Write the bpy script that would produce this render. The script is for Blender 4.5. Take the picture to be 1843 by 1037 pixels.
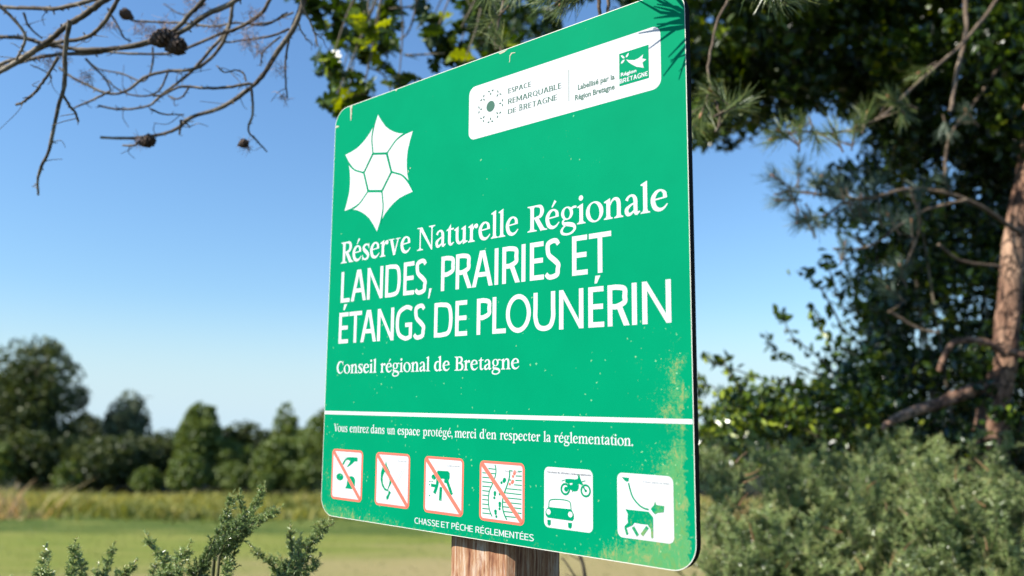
import bpy, bmesh, math, random
import numpy as np
from mathutils import Vector, Matrix
from mathutils.geometry import tessellate_polygon

random.seed(7)
rng = np.random.default_rng(7)
R = math.radians
sc = bpy.context.scene
for o in list(bpy.data.objects):
    bpy.data.objects.remove(o)

# ------------------------------------------------------------------ camera
EYE = 1.55
CAM = np.array([[0.99996772, -0.00803516, 0.0],
                [-0.00108395, -0.13489614, 0.99085915],
                [0.00796171, 0.99082716, 0.13490049]])     # camera (right, up, forward) -> world
LEAN = 2.6                                                  # the sign post leans this many degrees towards the camera
_c, _s = math.cos(R(LEAN)), math.sin(R(LEAN))
TILT = np.array([[1, 0, 0], [0, _c, -_s], [0, _s, _c]])
CAM = TILT @ CAM
F_PX = 1493.43
cam_d = bpy.data.cameras.new("camera")
cam_d.sensor_width = 36.0
cam_d.lens = F_PX / 1843 * 36
cam_d.clip_start = 0.05
cam_d.clip_end = 3000
cam_d.dof.use_dof = True
cam_d.dof.focus_distance = 1.30
cam_d.dof.aperture_fstop = 2.8
cam_d.dof.aperture_blades = 0
cam = bpy.data.objects.new("camera", cam_d)
bpy.context.collection.objects.link(cam)
m = Matrix.Identity(4)
for r_ in range(3):
    m[r_][0] = CAM[r_][0]
    m[r_][1] = CAM[r_][1]
    m[r_][2] = -CAM[r_][2]
m[0][3], m[1][3], m[2][3] = 0, 0, EYE
cam.matrix_world = m
sc.camera = cam

# ------------------------------------------------------------------ sky and sun
SUN_EL, SUN_HEAD = R(41), R(-154)          # heading measured from +X, anticlockwise
sun_vec = Vector((math.cos(SUN_EL) * math.cos(SUN_HEAD), math.cos(SUN_EL) * math.sin(SUN_HEAD), math.sin(SUN_EL)))
w = bpy.data.worlds.new("World")
sc.world = w
w.use_nodes = True
nt = w.node_tree
nt.nodes.clear()
sky = nt.nodes.new("ShaderNodeTexSky")
sky.sky_type = 'NISHITA'
sky.sun_disc = False
sky.sun_elevation = SUN_EL
sky.sun_rotation = math.atan2(sun_vec.x, sun_vec.y)
sky.air_density = 1.5
sky.dust_density = 0.0
sky.ozone_density = 10.0
bgn = nt.nodes.new("ShaderNodeBackground")
bgn.inputs[1].default_value = 0.107
wo = nt.nodes.new("ShaderNodeOutputWorld")
# the sky stays pale blue down to the horizon: moist sea air all round
tc = nt.nodes.new("ShaderNodeTexCoord")
sx = nt.nodes.new("ShaderNodeSeparateXYZ"); nt.links.new(tc.outputs["Generated"], sx.inputs[0])
mr = nt.nodes.new("ShaderNodeMapRange"); mr.interpolation_type = 'SMOOTHSTEP'
mr.inputs[1].default_value = 0.17; mr.inputs[2].default_value = 0.0; mr.inputs[4].default_value = 0.95
nt.links.new(sx.outputs[2], mr.inputs[0])
mxs = nt.nodes.new("ShaderNodeMix"); mxs.data_type = 'RGBA'
mxs.inputs[7].default_value = (3.45, 4.60, 5.35, 1)
nt.links.new(mr.outputs[0], mxs.inputs[0]); nt.links.new(sky.outputs[0], mxs.inputs[6]); nt.links.new(mxs.outputs[2], bgn.inputs[0])
nt.links.new(bgn.outputs[0], wo.inputs[0])

sd = bpy.data.lights.new("sun", 'SUN')
sd.energy = 5.0
sd.angle = R(0.53)
sd.color = (1.0, 0.95, 0.87)
sun = bpy.data.objects.new("sun", sd)
bpy.context.collection.objects.link(sun)
sun.rotation_euler = sun_vec.to_track_quat('Z', 'Y').to_euler()
sun.location = (-20, -8, 30)

sc.view_settings.view_transform = 'Standard'
sc.view_settings.look = 'None'
sc.view_settings.exposure = 0.75
sc.view_settings.gamma = 1.0
sc.view_settings.use_curve_mapping = False
sc.cycles.max_bounces = 6
sc.cycles.transparent_max_bounces = 6

# ------------------------------------------------------------------ helpers
COL = bpy.context.collection


def at(px, py, depth):
    """world point seen at photo position (px, py) at the given distance along the view axis"""
    c = np.array([(px - 921.5) / F_PX, -(py - 518.5) / F_PX, 1.0]) * depth
    return CAM @ c + np.array([0, 0, EYE])


def tag(o, label=None, cat=None, group=None, kind=None):
    if label: o["label"] = label
    if cat: o["category"] = cat
    if group: o["group"] = group
    if kind: o["kind"] = kind
    return o


def empty(name, loc, rz=0.0):
    o = bpy.data.objects.new(name, None)
    COL.objects.link(o)
    o.location = loc
    o.rotation_euler = (0, 0, rz)
    o.empty_display_size = 0.1
    return o


def link(name, mesh, parent=None, loc=None):
    """link a mesh; when it has a parent, its vertices are in the parent's coordinates"""
    o = bpy.data.objects.new(name, mesh)
    COL.objects.link(o)
    if parent is not None:
        o.parent = parent
    if loc is not None:
        o.location = loc
    return o


class MB:
    """collects vertices and equal-sided face blocks, builds one mesh"""
    def __init__(s):
        s.v, s.f, s.k, s.t, s.m, s.n = [], [], [], [], [], 0

    def add(s, V, F, tint=0.5, mi=0):
        V = np.asarray(V, dtype=np.float64).reshape(-1, 3)
        F = np.asarray(F, dtype=np.int64)
        if F.ndim == 1: F = F.reshape(1, -1)
        s.v.append(V)
        s.f.append((F + s.n).ravel())
        s.k.append(np.full(len(F), F.shape[1]))
        s.m.append(np.full(len(F), mi))
        s.t.append(np.full(len(V), tint) if np.isscalar(tint) else np.asarray(tint))
        s.n += len(V)

    def mesh(s, name, mats, smooth=False, origin=None):
        V = np.concatenate(s.v)
        if origin is not None: V = V - np.asarray(origin)
        L = np.concatenate(s.f); K = np.concatenate(s.k)
        me = bpy.data.meshes.new(name)
        me.vertices.add(len(V)); me.vertices.foreach_set("co", V.astype(np.float32).ravel())
        me.loops.add(len(L)); me.loops.foreach_set("vertex_index", L.astype(np.int32))
        me.polygons.add(len(K))
        me.polygons.foreach_set("loop_start", (np.cumsum(K) - K).astype(np.int32))
        me.polygons.foreach_set("loop_total", K.astype(np.int32))
        for mt in (mats if isinstance(mats, (list, tuple)) else [mats]):
            me.materials.append(mt)
        me.polygons.foreach_set("material_index", np.concatenate(s.m).astype(np.int32))
        a = me.attributes.new("tint", 'FLOAT', 'POINT')
        a.data.foreach_set("value", np.concatenate(s.t).astype(np.float32))
        me.update(calc_edges=True)
        me.polygons.foreach_set("use_smooth", np.full(len(K), bool(smooth)))
        return me

    # ---- shapes
    def tube(s, P, Rr, sides=6, tint=0.5, mi=0, cap=True, wob=0.0):
        P = np.asarray(P, float); n = len(P)
        Rr = np.interp(np.linspace(0, 1, n), np.linspace(0, 1, len(Rr)), Rr) if not np.isscalar(Rr) else np.full(n, Rr)
        T = np.gradient(P, axis=0)
        T /= np.linalg.norm(T, axis=1)[:, None] + 1e-12
        ref = np.array([0, 0, 1.0]) if abs(T[:, 2]).mean() < 0.8 else np.array([1.0, 0, 0])
        A = np.cross(T, ref); A /= np.linalg.norm(A, axis=1)[:, None] + 1e-12
        B = np.cross(T, A)
        an = np.linspace(0, 2 * math.pi, sides, endpoint=False)
        rad = Rr[:, None] * (1 + (rng.normal(0, wob, (n, sides)) if wob else 0))
        V = P[:, None, :] + rad[..., None] * (np.cos(an)[None, :, None] * A[:, None, :] + np.sin(an)[None, :, None] * B[:, None, :])
        i = np.arange(n - 1)[:, None] * sides; j = np.arange(sides)[None, :]; j2 = (j + 1) % sides
        F = np.stack([i + j, i + j2, i + sides + j2, i + sides + j], -1).reshape(-1, 4)
        s.add(V.reshape(-1, 3), F, tint, mi)
        if cap:
            s.add(V[-1], np.arange(sides), tint, mi)
            s.add(V[0], np.arange(sides)[::-1], tint, mi)

    def box(s, lo, hi, tint=0.5, mi=0):
        x0, y0, z0 = lo; x1, y1, z1 = hi
        V = [(x0, y0, z0), (x1, y0, z0), (x1, y1, z0), (x0, y1, z0), (x0, y0, z1), (x1, y0, z1), (x1, y1, z1), (x0, y1, z1)]
        s.add(V, [(0, 3, 2, 1), (4, 5, 6, 7), (0, 1, 5, 4), (1, 2, 6, 5), (2, 3, 7, 6), (3, 0, 4, 7)], tint, mi)

    def leaves(s, C, size, shape='oval', tint=None, droop=0.0, aspect=0.5, up=0.3):
        """one small leaf-shaped face pair at every centre"""
        C = np.asarray(C, float); n = len(C)
        if n == 0: return
        D = rng.normal(0, 1, (n, 3)); D[:, 2] -= droop
        D /= np.linalg.norm(D, axis=1)[:, None]
        U = rng.normal(0, 1, (n, 3)); U[:, 2] += up
        U /= np.linalg.norm(U, axis=1)[:, None]
        W = np.cross(D, U); W /= np.linalg.norm(W, axis=1)[:, None] + 1e-9
        N = np.cross(W, D)
        sz = size * rng.uniform(0.65, 1.25, n)
        out = LEAF[shape]
        k = len(out)
        V = np.zeros((n, k, 3))
        for q, (a, b, c) in enumerate(out):
            V[:, q] = C + sz[:, None] * (a * D + b * aspect * W + c * N)
        base = np.arange(n)[:, None] * k
        t = rng.uniform(0, 1, n) if tint is None else tint
        F = np.concatenate([base + np.array(f)[None, :] for f in LEAF_F[shape]], 0)
        s.add(V.reshape(-1, 3), F, np.repeat(t, k))


# leaf outlines: (along, across, lift)
LEAF = {
    'oval': [(-.5, 0, 0), (-.18, .42, .10), (.2, .36, .10), (.5, 0, -.05), (.2, -.36, .10), (-.18, -.42, .10)],
    'quad': [(-.5, 0, 0), (0, .5, .08), (.5, 0, 0), (0, -.5, .08)],
}
LEAF_F = {'oval': [(0, 1, 2, 3), (0, 3, 4, 5)], 'quad': [(0, 1, 2, 3)]}
# lobed oak leaf, two halves folded on the midrib
_h = [(-.5, .03), (-.36, .10), (-.30, .24), (-.20, .22), (-.14, .14), (-.04, .36), (.07, .38), (.12, .20), (.22, .38), (.32, .34), (.35, .18), (.46, .14), (.5, .0)]
LEAF['oak'] = [(a, b, abs(b) * .25) for a, b in _h] + [(a, -b, abs(b) * .25) for a, b in _h[:-1]] + [(x, 0, 0) for x in (-.5, -.14, .12, .35)]
_n = 13
LEAF_F['oak'] = [(25, 0, 1, 2, 3, 4, 26), (26, 4, 5, 6, 7, 7, 27), (27, 7, 8, 9, 10, 10, 28), (28, 10, 11, 12, 12, 12, 12)]
LEAF_F['oak'] = []
for side in (0, 13):
    g = lambda i: (i + side if i < 12 or side == 0 else 12)
    quads = [(25, g(0), g(1), 26), (26, g(1), g(2), g(3)), (26, g(3), g(4), 26), (26, g(4), g(5), 27), (27, g(5), g(6), g(7)),
             (27, g(7), g(8), 28), (28, g(8), g(9), g(10)), (28, g(10), g(11), 12)]
    LEAF_F['oak'] += [q for q in quads if len(set(q)) == 4]


def curve(P, n=12):
    """Catmull-Rom through the points"""
    P = np.asarray(P, float)
    if len(P) < 3:
        return np.array([P[0] + (P[-1] - P[0]) * t for t in np.linspace(0, 1, n)])
    Q = np.vstack([2 * P[0] - P[1], P, 2 * P[-1] - P[-2]])
    out = []
    per = max(2, int(n / (len(P) - 1)))
    for i in range(1, len(Q) - 2):
        for t in np.linspace(0, 1, per, endpoint=False):
            a, b, c, d = Q[i - 1], Q[i], Q[i + 1], Q[i + 2]
            out.append(0.5 * ((2 * b) + (-a + c) * t + (2 * a - 5 * b + 4 * c - d) * t * t + (-a + 3 * b - 3 * c + d) * t ** 3))
    out.append(P[-1])
    return np.array(out)


# ------------------------------------------------------------------ materials
def mat(name):
    mt = bpy.data.materials.new(name)
    mt.use_nodes = True
    t = mt.node_tree
    b = t.nodes["Principled BSDF"]
    return mt, t, b


def nd(t, typ, **kw):
    n = t.nodes.new(typ)
    for k, v in kw.items():
        if k.startswith("i_"):
            n.inputs[k[2:].replace("_", " ")].default_value = v
        else:
            setattr(n, k, v)
    return n


def ramp(t, fac, stops):
    r_ = t.nodes.new("ShaderNodeValToRGB")
    e = r_.color_ramp.elements
    while len(e) < len(stops): e.new(0.5)
    for i, (p, c) in enumerate(stops):
        e[i].position = p
        e[i].color = (*c, 1) if len(c) == 3 else c
    t.links.new(fac, r_.inputs[0])
    return r_.outputs[0]


def math_(t, op, a, b=None, c=None, clamp=False):
    n = t.nodes.new("ShaderNodeMath"); n.operation = op; n.use_clamp = clamp
    for i, x in enumerate((a, b, c)):
        if x is None: continue
        if isinstance(x, (int, float)): n.inputs[i].default_value = x
        else: t.links.new(x, n.inputs[i])
    return n.outputs[0]


def mix(t, fac, a, b):
    n = t.nodes.new("ShaderNodeMix"); n.data_type = 'RGBA'
    for i, x in ((0, fac), (6, a), (7, b)):
        if isinstance(x, (int, float)): n.inputs[i].default_value = x
        elif isinstance(x, tuple): n.inputs[i].default_value = (*x, 1)
        else: t.links.new(x, n.inputs[i])
    return n.outputs[2]


def smooth(t, x, lo, hi):
    n = t.nodes.new("ShaderNodeMapRange"); n.interpolation_type = 'SMOOTHSTEP'
    n.inputs[1].default_value = lo; n.inputs[2].default_value = hi
    t.links.new(x, n.inputs[0])
    return n.outputs[0]


def noise(t, co, scale, detail=4, rough=0.55, dist=0.0):
    n = nd(t, "ShaderNodeTexNoise"); n.inputs["Scale"].default_value = scale
    n.inputs["Detail"].default_value = detail; n.inputs["Roughness"].default_value = rough
    n.inputs["Distortion"].default_value = dist
    if co is not None: t.links.new(co, n.inputs["Vector"])
    return n.outputs["Fac"]


def objco(t):
    return nd(t, "ShaderNodeTexCoord").outputs["Object"]


def foliage(name, stops, rough=0.45, trans=0.3, spec=0.5, tcol=None):
    mt, t, b = mat(name)
    a = nd(t, "ShaderNodeAttribute"); a.attribute_name = "tint"
    c = ramp(t, a.outputs["Fac"], stops)
    t.links.new(c, b.inputs["Base Color"])
    b.inputs["Roughness"].default_value = rough
    b.inputs["Specular IOR Level"].default_value = spec
    if trans > 0:
        tr = nd(t, "ShaderNodeBsdfTranslucent")
        hs = nd(t, "ShaderNodeHueSaturation"); hs.inputs["Value"].default_value = 1.5; hs.inputs["Saturation"].default_value = 1.15; hs.inputs["Hue"].default_value = 0.485
        t.links.new(c, hs.inputs["Color"]); t.links.new(hs.outputs[0], tr.inputs[0])
        mx = nd(t, "ShaderNodeMixShader"); mx.inputs[0].default_value = trans
        out = t.nodes["Material Output"]
        t.links.new(b.outputs[0], mx.inputs[1]); t.links.new(tr.outputs[0], mx.inputs[2]); t.links.new(mx.outputs[0], out.inputs[0])
    return mt


def bark(name, c1, c2, c3, scale=18, bump=0.6, stretch=0.25, plates=False):
    mt, t, b = mat(name)
    co = objco(t)
    mp = nd(t, "ShaderNodeMapping"); mp.inputs["Scale"].default_value = (1, 1, stretch)
    t.links.new(co, mp.inputs[0])
    n1 = noise(t, mp.outputs[0], scale, 6, 0.65, 0.6)
    n2 = noise(t, mp.outputs[0], scale * 0.22, 3, 0.5)
    c = ramp(t, n1, [(0.30, c1), (0.52, c2), (0.75, c3)])
    c = mix(t, smooth(t, n2, 0.45, 0.7), c, c3)
    h = n1
    if plates:
        vp = nd(t, "ShaderNodeTexVoronoi"); vp.feature = 'DISTANCE_TO_EDGE'; vp.inputs["Scale"].default_value = 30
        vm = nd(t, "ShaderNodeVectorMath"); vm.operation = 'MULTIPLY_ADD'; vm.inputs[1].default_value = (.06, .06, .03)
        nz = nd(t, "ShaderNodeTexNoise"); nz.inputs["Scale"].default_value = 22; t.links.new(mp.outputs[0], nz.inputs["Vector"])
        t.links.new(nz.outputs["Color"], vm.inputs[0]); t.links.new(mp.outputs[0], vm.inputs[2]); t.links.new(vm.outputs[0], vp.inputs["Vector"])
        crack = smooth(t, vp.outputs["Distance"], 0.10, 0.0)
        c = mix(t, math_(t, 'MULTIPLY', crack, 0.85), c, tuple(v * .35 for v in c1))
        h = math_(t, 'SUBTRACT', n1, crack)
    t.links.new(c, b.inputs["Base Color"])
    b.inputs["Roughness"].default_value = 0.85
    bp = nd(t, "ShaderNodeBump"); bp.inputs["Strength"].default_value = bump; bp.inputs["Distance"].default_value = 0.01
    t.links.new(h, bp.inputs["Height"]); t.links.new(bp.outputs[0], b.inputs["Normal"])
    return mt


# printed sign colours, with lichen and dirt laid over by position on the board (object coordinates in metres)
def sign_material(name, base, amount=1.0, rough=0.50):
    mt, t, b = mat(name)
    co = objco(t)
    sep = nd(t, "ShaderNodeSeparateXYZ"); t.links.new(co, sep.inputs[0])
    x, y = sep.outputs[0], sep.outputs[1]
    big = noise(t, co, 9, 4, 0.6)
    fine = noise(t, co, 260, 3, 0.7)
    mps = nd(t, 'ShaderNodeMapping'); mps.inputs['Scale'].default_value = (1, .5, 1); t.links.new(co, mps.inputs[0])
    mid = noise(t, mps.outputs[0], 85, 5, 0.75, 0.4)
    # where algae grow: the lower right corner and right edge, the foot of the board, the lower left corner
    wob = noise(t, co, 14, 4, 0.65)
    yw = y
    x = math_(t, 'ADD', x, math_(t, 'MULTIPLY', math_(t, 'SUBTRACT', wob, 0.5), 0.09))
    right = math_(t, 'MULTIPLY', smooth(t, x, 0.60, 0.80), smooth(t, y, 0.42, 0.02))
    edge = math_(t, 'MULTIPLY', smooth(t, x, 0.735, 0.775), smooth(t, y, 0.36, 0.16))
    gap = smooth(t, math_(t, 'ADD', sep.outputs[0], math_(t, 'MULTIPLY', math_(t, 'SUBTRACT', noise(t, co, 42, 5, .7), 0.5), 0.045)), 0.794, 0.782)                                        # clean strip along the very edge
    gapf = math_(t, 'ADD', math_(t, 'MULTIPLY', smooth(t, y, .33, .05), -0.12), 1.0)
    corner = math_(t, 'MULTIPLY', smooth(t, x, 0.62, 0.74), smooth(t, y, 0.075, 0.03))
    foot = math_(t, 'MULTIPLY', smooth(t, y, 0.034, 0.0), 0.42)
    left = math_(t, 'MULTIPLY', smooth(t, x, 0.20, 0.0), smooth(t, y, 0.22, 0.0))
    left2 = math_(t, 'MULTIPLY', smooth(t, x, 0.40, 0.0), smooth(t, y, 0.48, 0.05))
    m1 = math_(t, 'ADD', math_(t, 'MULTIPLY', right, 0.17), math_(t, 'MULTIPLY', edge, 0.17))
    m1 = math_(t, 'ADD', m1, math_(t, 'MULTIPLY', corner, 0.22))
    m1 = math_(t, 'ADD', m1, math_(t, 'MULTIPLY', foot, 0.30))
    m1 = math_(t, 'ADD', m1, math_(t, 'MULTIPLY', left, 0.11))
    m1 = math_(t, 'ADD', m1, math_(t, 'MULTIPLY', left2, 0.05))
    m1 = math_(t, 'MULTIPLY', m1, math_(t, 'MULTIPLY', gap, gapf))
    f = math_(t, 'ADD', math_(t, 'MULTIPLY', mid, 0.42), math_(t, 'MULTIPLY', big, 0.25))
    f = math_(t, 'ADD', f, math_(t, 'MULTIPLY', fine, 0.40))
    # f is around 0.53; algae where f + m1 passes the threshold
    s1 = smooth(t, math_(t, 'ADD', f, m1), 0.66, 0.80)
    s1 = math_(t, 'MULTIPLY', s1, amount)
    alg = ramp(t, mid, [(0.35, (0.19, 0.29, 0.07)), (0.5, (0.10, 0.32, 0.11)), (0.66, (0.36, 0.31, 0.10))])
    c = mix(t, 0.06, base, base)
    c = mix(t, smooth(t, big, 0.2, 0.8), tuple(v * 0.95 for v in base), tuple(min(1, v * 1.04) for v in base))
    c = mix(t, math_(t, 'MULTIPLY', s1, 0.66), c, alg)
    # pale specks all over, more towards the bottom
    vo = nd(t, "ShaderNodeTexVoronoi"); vo.inputs["Scale"].default_value = 210
    nz = nd(t, "ShaderNodeTexNoise"); nz.inputs["Scale"].default_value = 300; t.links.new(co, nz.inputs["Vector"])
    vm = nd(t, "ShaderNodeVectorMath"); vm.operation = 'MULTIPLY_ADD'; vm.inputs[1].default_value = (.006, .006, 0)
    t.links.new(nz.outputs["Color"], vm.inputs[0]); t.links.new(co, vm.inputs[2]); t.links.new(vm.outputs[0], vo.inputs["Vector"])
    wn = nd(t, "ShaderNodeTexWhiteNoise"); t.links.new(vo.outputs["Color"], wn.inputs["Vector"])
    dens = math_(t, 'ADD', math_(t, 'MULTIPLY', smooth(t, y, 0.5, 0.0), 0.12), 0.006)
    dens = math_(t, 'ADD', dens, math_(t, 'MULTIPLY', m1, 0.30))
    dens = math_(t, 'MULTIPLY', dens, smooth(t, big, 0.42, 0.62))
    pick = math_(t, 'GREATER_THAN', dens, wn.outputs["Value"])
    spot = math_(t, 'MULTIPLY', pick, smooth(t, vo.outputs["Distance"], 0.34, 0.14))
    spot = math_(t, 'MULTIPLY', spot, 0.42 * amount)
    c = mix(t, spot, c, ramp(t, fine, [(0.4, (0.32, 0.72, 0.42)), (0.62, (0.60, 0.60, 0.30))]))
    t.links.new(c, b.inputs["Base Color"])
    rg = math_(t, 'ADD', rough, math_(t, 'MULTIPLY', s1, 0.35))
    t.links.new(rg, b.inputs["Roughness"])
    b.inputs["Specular IOR Level"].default_value = 0.02
    bp = nd(t, "ShaderNodeBump"); bp.inputs["Strength"].default_value = 0.25; bp.inputs["Distance"].default_value = 0.0006
    t.links.new(math_(t, 'ADD', s1, spot), bp.inputs["Height"]); t.links.new(bp.outputs[0], b.inputs["Normal"])
    return mt


GREEN = (0.0, 0.238, 0.106)
M_green = sign_material("sign_green_print", GREEN, 1.0)
M_white = sign_material("sign_white_print", (0.56, 0.56, 0.56), 0.10)
M_label = sign_material("sign_label_white", (0.58, 0.58, 0.58), 0.03)
M_red = sign_material("sign_faded_red_print", (0.80, 0.16, 0.11), 0.25)


def plain(name, col, rough=0.6, metal=0.0, var=0.0, scale=60):
    mt, t, b = mat(name)
    if var:
        n = noise(t, objco(t), scale, 4)
        c = mix(t, n, tuple(v * (1 - var) for v in col), tuple(min(1, v * (1 + var)) for v in col))
        t.links.new(c, b.inputs["Base Color"])
    else:
        b.inputs["Base Color"].default_value = (*col, 1)
    b.inputs["Roughness"].default_value = rough
    b.inputs["Metallic"].default_value = metal
    return mt


M_black = plain("black_laminate_core", (0.006, 0.006, 0.006), 0.7, 0, 0.3)
M_black.node_tree.nodes["Principled BSDF"].inputs["Specular IOR Level"].default_value = 0.1
M_ink = plain("dark_green_ink", (0.005, 0.085, 0.045), 0.6, 0, 0.1)
M_edge = plain("pale_print_edge", (0.75, 0.72, 0.62), 0.6, 0, 0.2, 200)
M_scar = plain("weathered_scratch", (0.42, 0.40, 0.28), 0.7, 0, 0.4, 500)
M_scar_dark = plain("dark_scratch", (0.03, 0.05, 0.02), 0.7, 0, 0.3, 500)
M_steel = plain("galvanised_steel", (0.45, 0.46, 0.47), 0.45, 0.9, 0.1)
M_grey_ink = plain("grey_ink", (0.42, 0.44, 0.44), 0.6, 0, 0.1)
M_dark_ink = plain("dark_ink", (0.10, 0.11, 0.12), 0.6, 0, 0.1)


def wood_material():
    mt, t, b = mat("weathered_post_timber")
    co = objco(t)
    mp = nd(t, "ShaderNodeMapping"); mp.inputs["Scale"].default_value = (1, 1, 0.06); t.links.new(co, mp.inputs[0])
    mp2 = nd(t, "ShaderNodeMapping"); mp2.inputs["Scale"].default_value = (1, 1, 0.25); t.links.new(co, mp2.inputs[0])
    g = noise(t, mp.outputs[0], 170, 6, 0.7, 0.5)
    g2 = noise(t, mp2.outputs[0], 38, 5, 0.7, 1.0)
    c = ramp(t, g, [(0.32, (0.07, 0.02, 0.01)), (0.44, (0.30, 0.13, 0.06)), (0.55, (0.44, 0.26, 0.14)), (0.70, (0.62, 0.50, 0.39))])
    c = mix(t, math_(t, 'MULTIPLY', smooth(t, g2, 0.50, 0.72), 0.75), c, (0.13, 0.035, 0.012))
    c = mix(t, math_(t, 'MULTIPLY', smooth(t, g2, 0.50, 0.30), 0.55), c, (0.62, 0.54, 0.44))
    t.links.new(c, b.inputs["Base Color"])
    b.inputs["Roughness"].default_value = 0.85
    bp = nd(t, "ShaderNodeBump"); bp.inputs["Strength"].default_value = 0.7; bp.inputs["Distance"].default_value = 0.002
    t.links.new(g, bp.inputs["Height"]); t.links.new(bp.outputs[0], b.inputs["Normal"])
    return mt


M_wood = wood_material()
M_oak_leaf = foliage("oak_leaf", [(0.0, (0.010, 0.024, 0.004)), (0.5, (0.030, 0.060, 0.008)), (0.85, (0.10, 0.16, 0.012)), (1.0, (0.30, 0.36, 0.02))], 0.32, 0.32, 0.5)
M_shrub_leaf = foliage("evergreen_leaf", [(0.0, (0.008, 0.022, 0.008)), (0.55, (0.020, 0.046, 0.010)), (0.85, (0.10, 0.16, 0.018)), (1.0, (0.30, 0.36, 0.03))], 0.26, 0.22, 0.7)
M_needle = foliage("pine_needle", [(0.0, (0.06, 0.11, 0.03)), (0.6, (0.16, 0.22, 0.06)), (1.0, (0.32, 0.34, 0.10))], 0.35, 0.2)
M_needle_blue = foliage("blue_green_needle", [(0.0, (0.05, 0.09, 0.06)), (1.0, (0.13, 0.19, 0.12))], 0.45, 0.15)
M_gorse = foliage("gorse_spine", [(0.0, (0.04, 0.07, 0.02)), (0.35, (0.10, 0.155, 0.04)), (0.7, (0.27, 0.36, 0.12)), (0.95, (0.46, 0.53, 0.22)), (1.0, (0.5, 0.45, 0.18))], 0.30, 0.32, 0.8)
M_gorse_brown = foliage("dry_gorse_spine", [(0.0, (0.16, 0.08, 0.03)), (1.0, (0.32, 0.18, 0.07))], 0.6, 0.1)
M_far = foliage("far_tree_leaf", [(0.0, (0.018, 0.030, 0.009)), (0.5, (0.060, 0.082, 0.020)), (1.0, (0.13, 0.15, 0.036))], 0.5, 0.22, 0.4)
M_far_light = foliage("pale_far_leaf", [(0.0, (0.06, 0.09, 0.02)), (0.5, (0.12, 0.165, 0.035)), (1.0, (0.20, 0.24, 0.05))], 0.5, 0.25, 0.4)
M_far_blue = foliage("willow_leaf", [(0.0, (0.05, 0.07, 0.035)), (0.5, (0.11, 0.14, 0.07)), (1.0, (0.19, 0.21, 0.11))], 0.5, 0.25, 0.4)
M_rough = foliage("rough_grass_blade", [(0.0, (0.10, 0.13, 0.03)), (0.35, (0.25, 0.25, 0.05)), (0.7, (0.42, 0.37, 0.09)), (0.9, (0.50, 0.38, 0.17)), (1.0, (0.26, 0.14, 0.06))], 0.7, 0.3)
M_grass = foliage("grass_blade", [(0.0, (0.05, 0.085, 0.015)), (0.7, (0.12, 0.15, 0.03)), (1.0, (0.30, 0.25, 0.09))], 0.6, 0.25)
M_pine_bark = bark("pine_bark", (0.04, 0.018, 0.011), (0.22, 0.11, 0.065), (0.50, 0.31, 0.20), 20, 1.2, 0.45, True)
M_dead_wood = bark("dead_grey_wood", (0.03, 0.022, 0.016), (0.10, 0.075, 0.05), (0.30, 0.25, 0.18), 45, 0.4, 1.0)
M_oak_bark = bark("oak_bark", (0.06, 0.045, 0.03), (0.14, 0.11, 0.07), (0.24, 0.20, 0.13), 24, 0.8, 0.3)
M_twig = bark("brown_twig", (0.05, 0.035, 0.022), (0.12, 0.08, 0.05), (0.24, 0.18, 0.12), 90, 0.3, 1.0)
M_gorse_stem = bark("gorse_stem", (0.06, 0.06, 0.02), (0.11, 0.12, 0.04), (0.18, 0.15, 0.07), 80, 0.3, 1.0)
M_bud = plain("pine_bud", (0.42, 0.18, 0.08), 0.6, 0, 0.3, 200)
M_cone = plain("pine_cone_scale", (0.09, 0.055, 0.035), 0.8, 0, 0.4, 200)
M_old_needle = foliage("dead_pink_needle", [(0.0, (0.30, 0.22, 0.17)), (1.0, (0.50, 0.36, 0.30))], 0.7, 0.2)

# ------------------------------------------------------------------ terrain
FIELD = -1.15


def ground_z(x, y):
    s = np.clip((np.asarray(y, float) - 1.6) / 9.0, 0, 1)
    s = s * s * (3 - 2 * s)
    z = FIELD * s
    return z + 0.05 * np.sin(x * 0.9 + 1.3) * np.cos(y * 0.7) * np.clip(1.2 - s, 0.2, 1)


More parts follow.
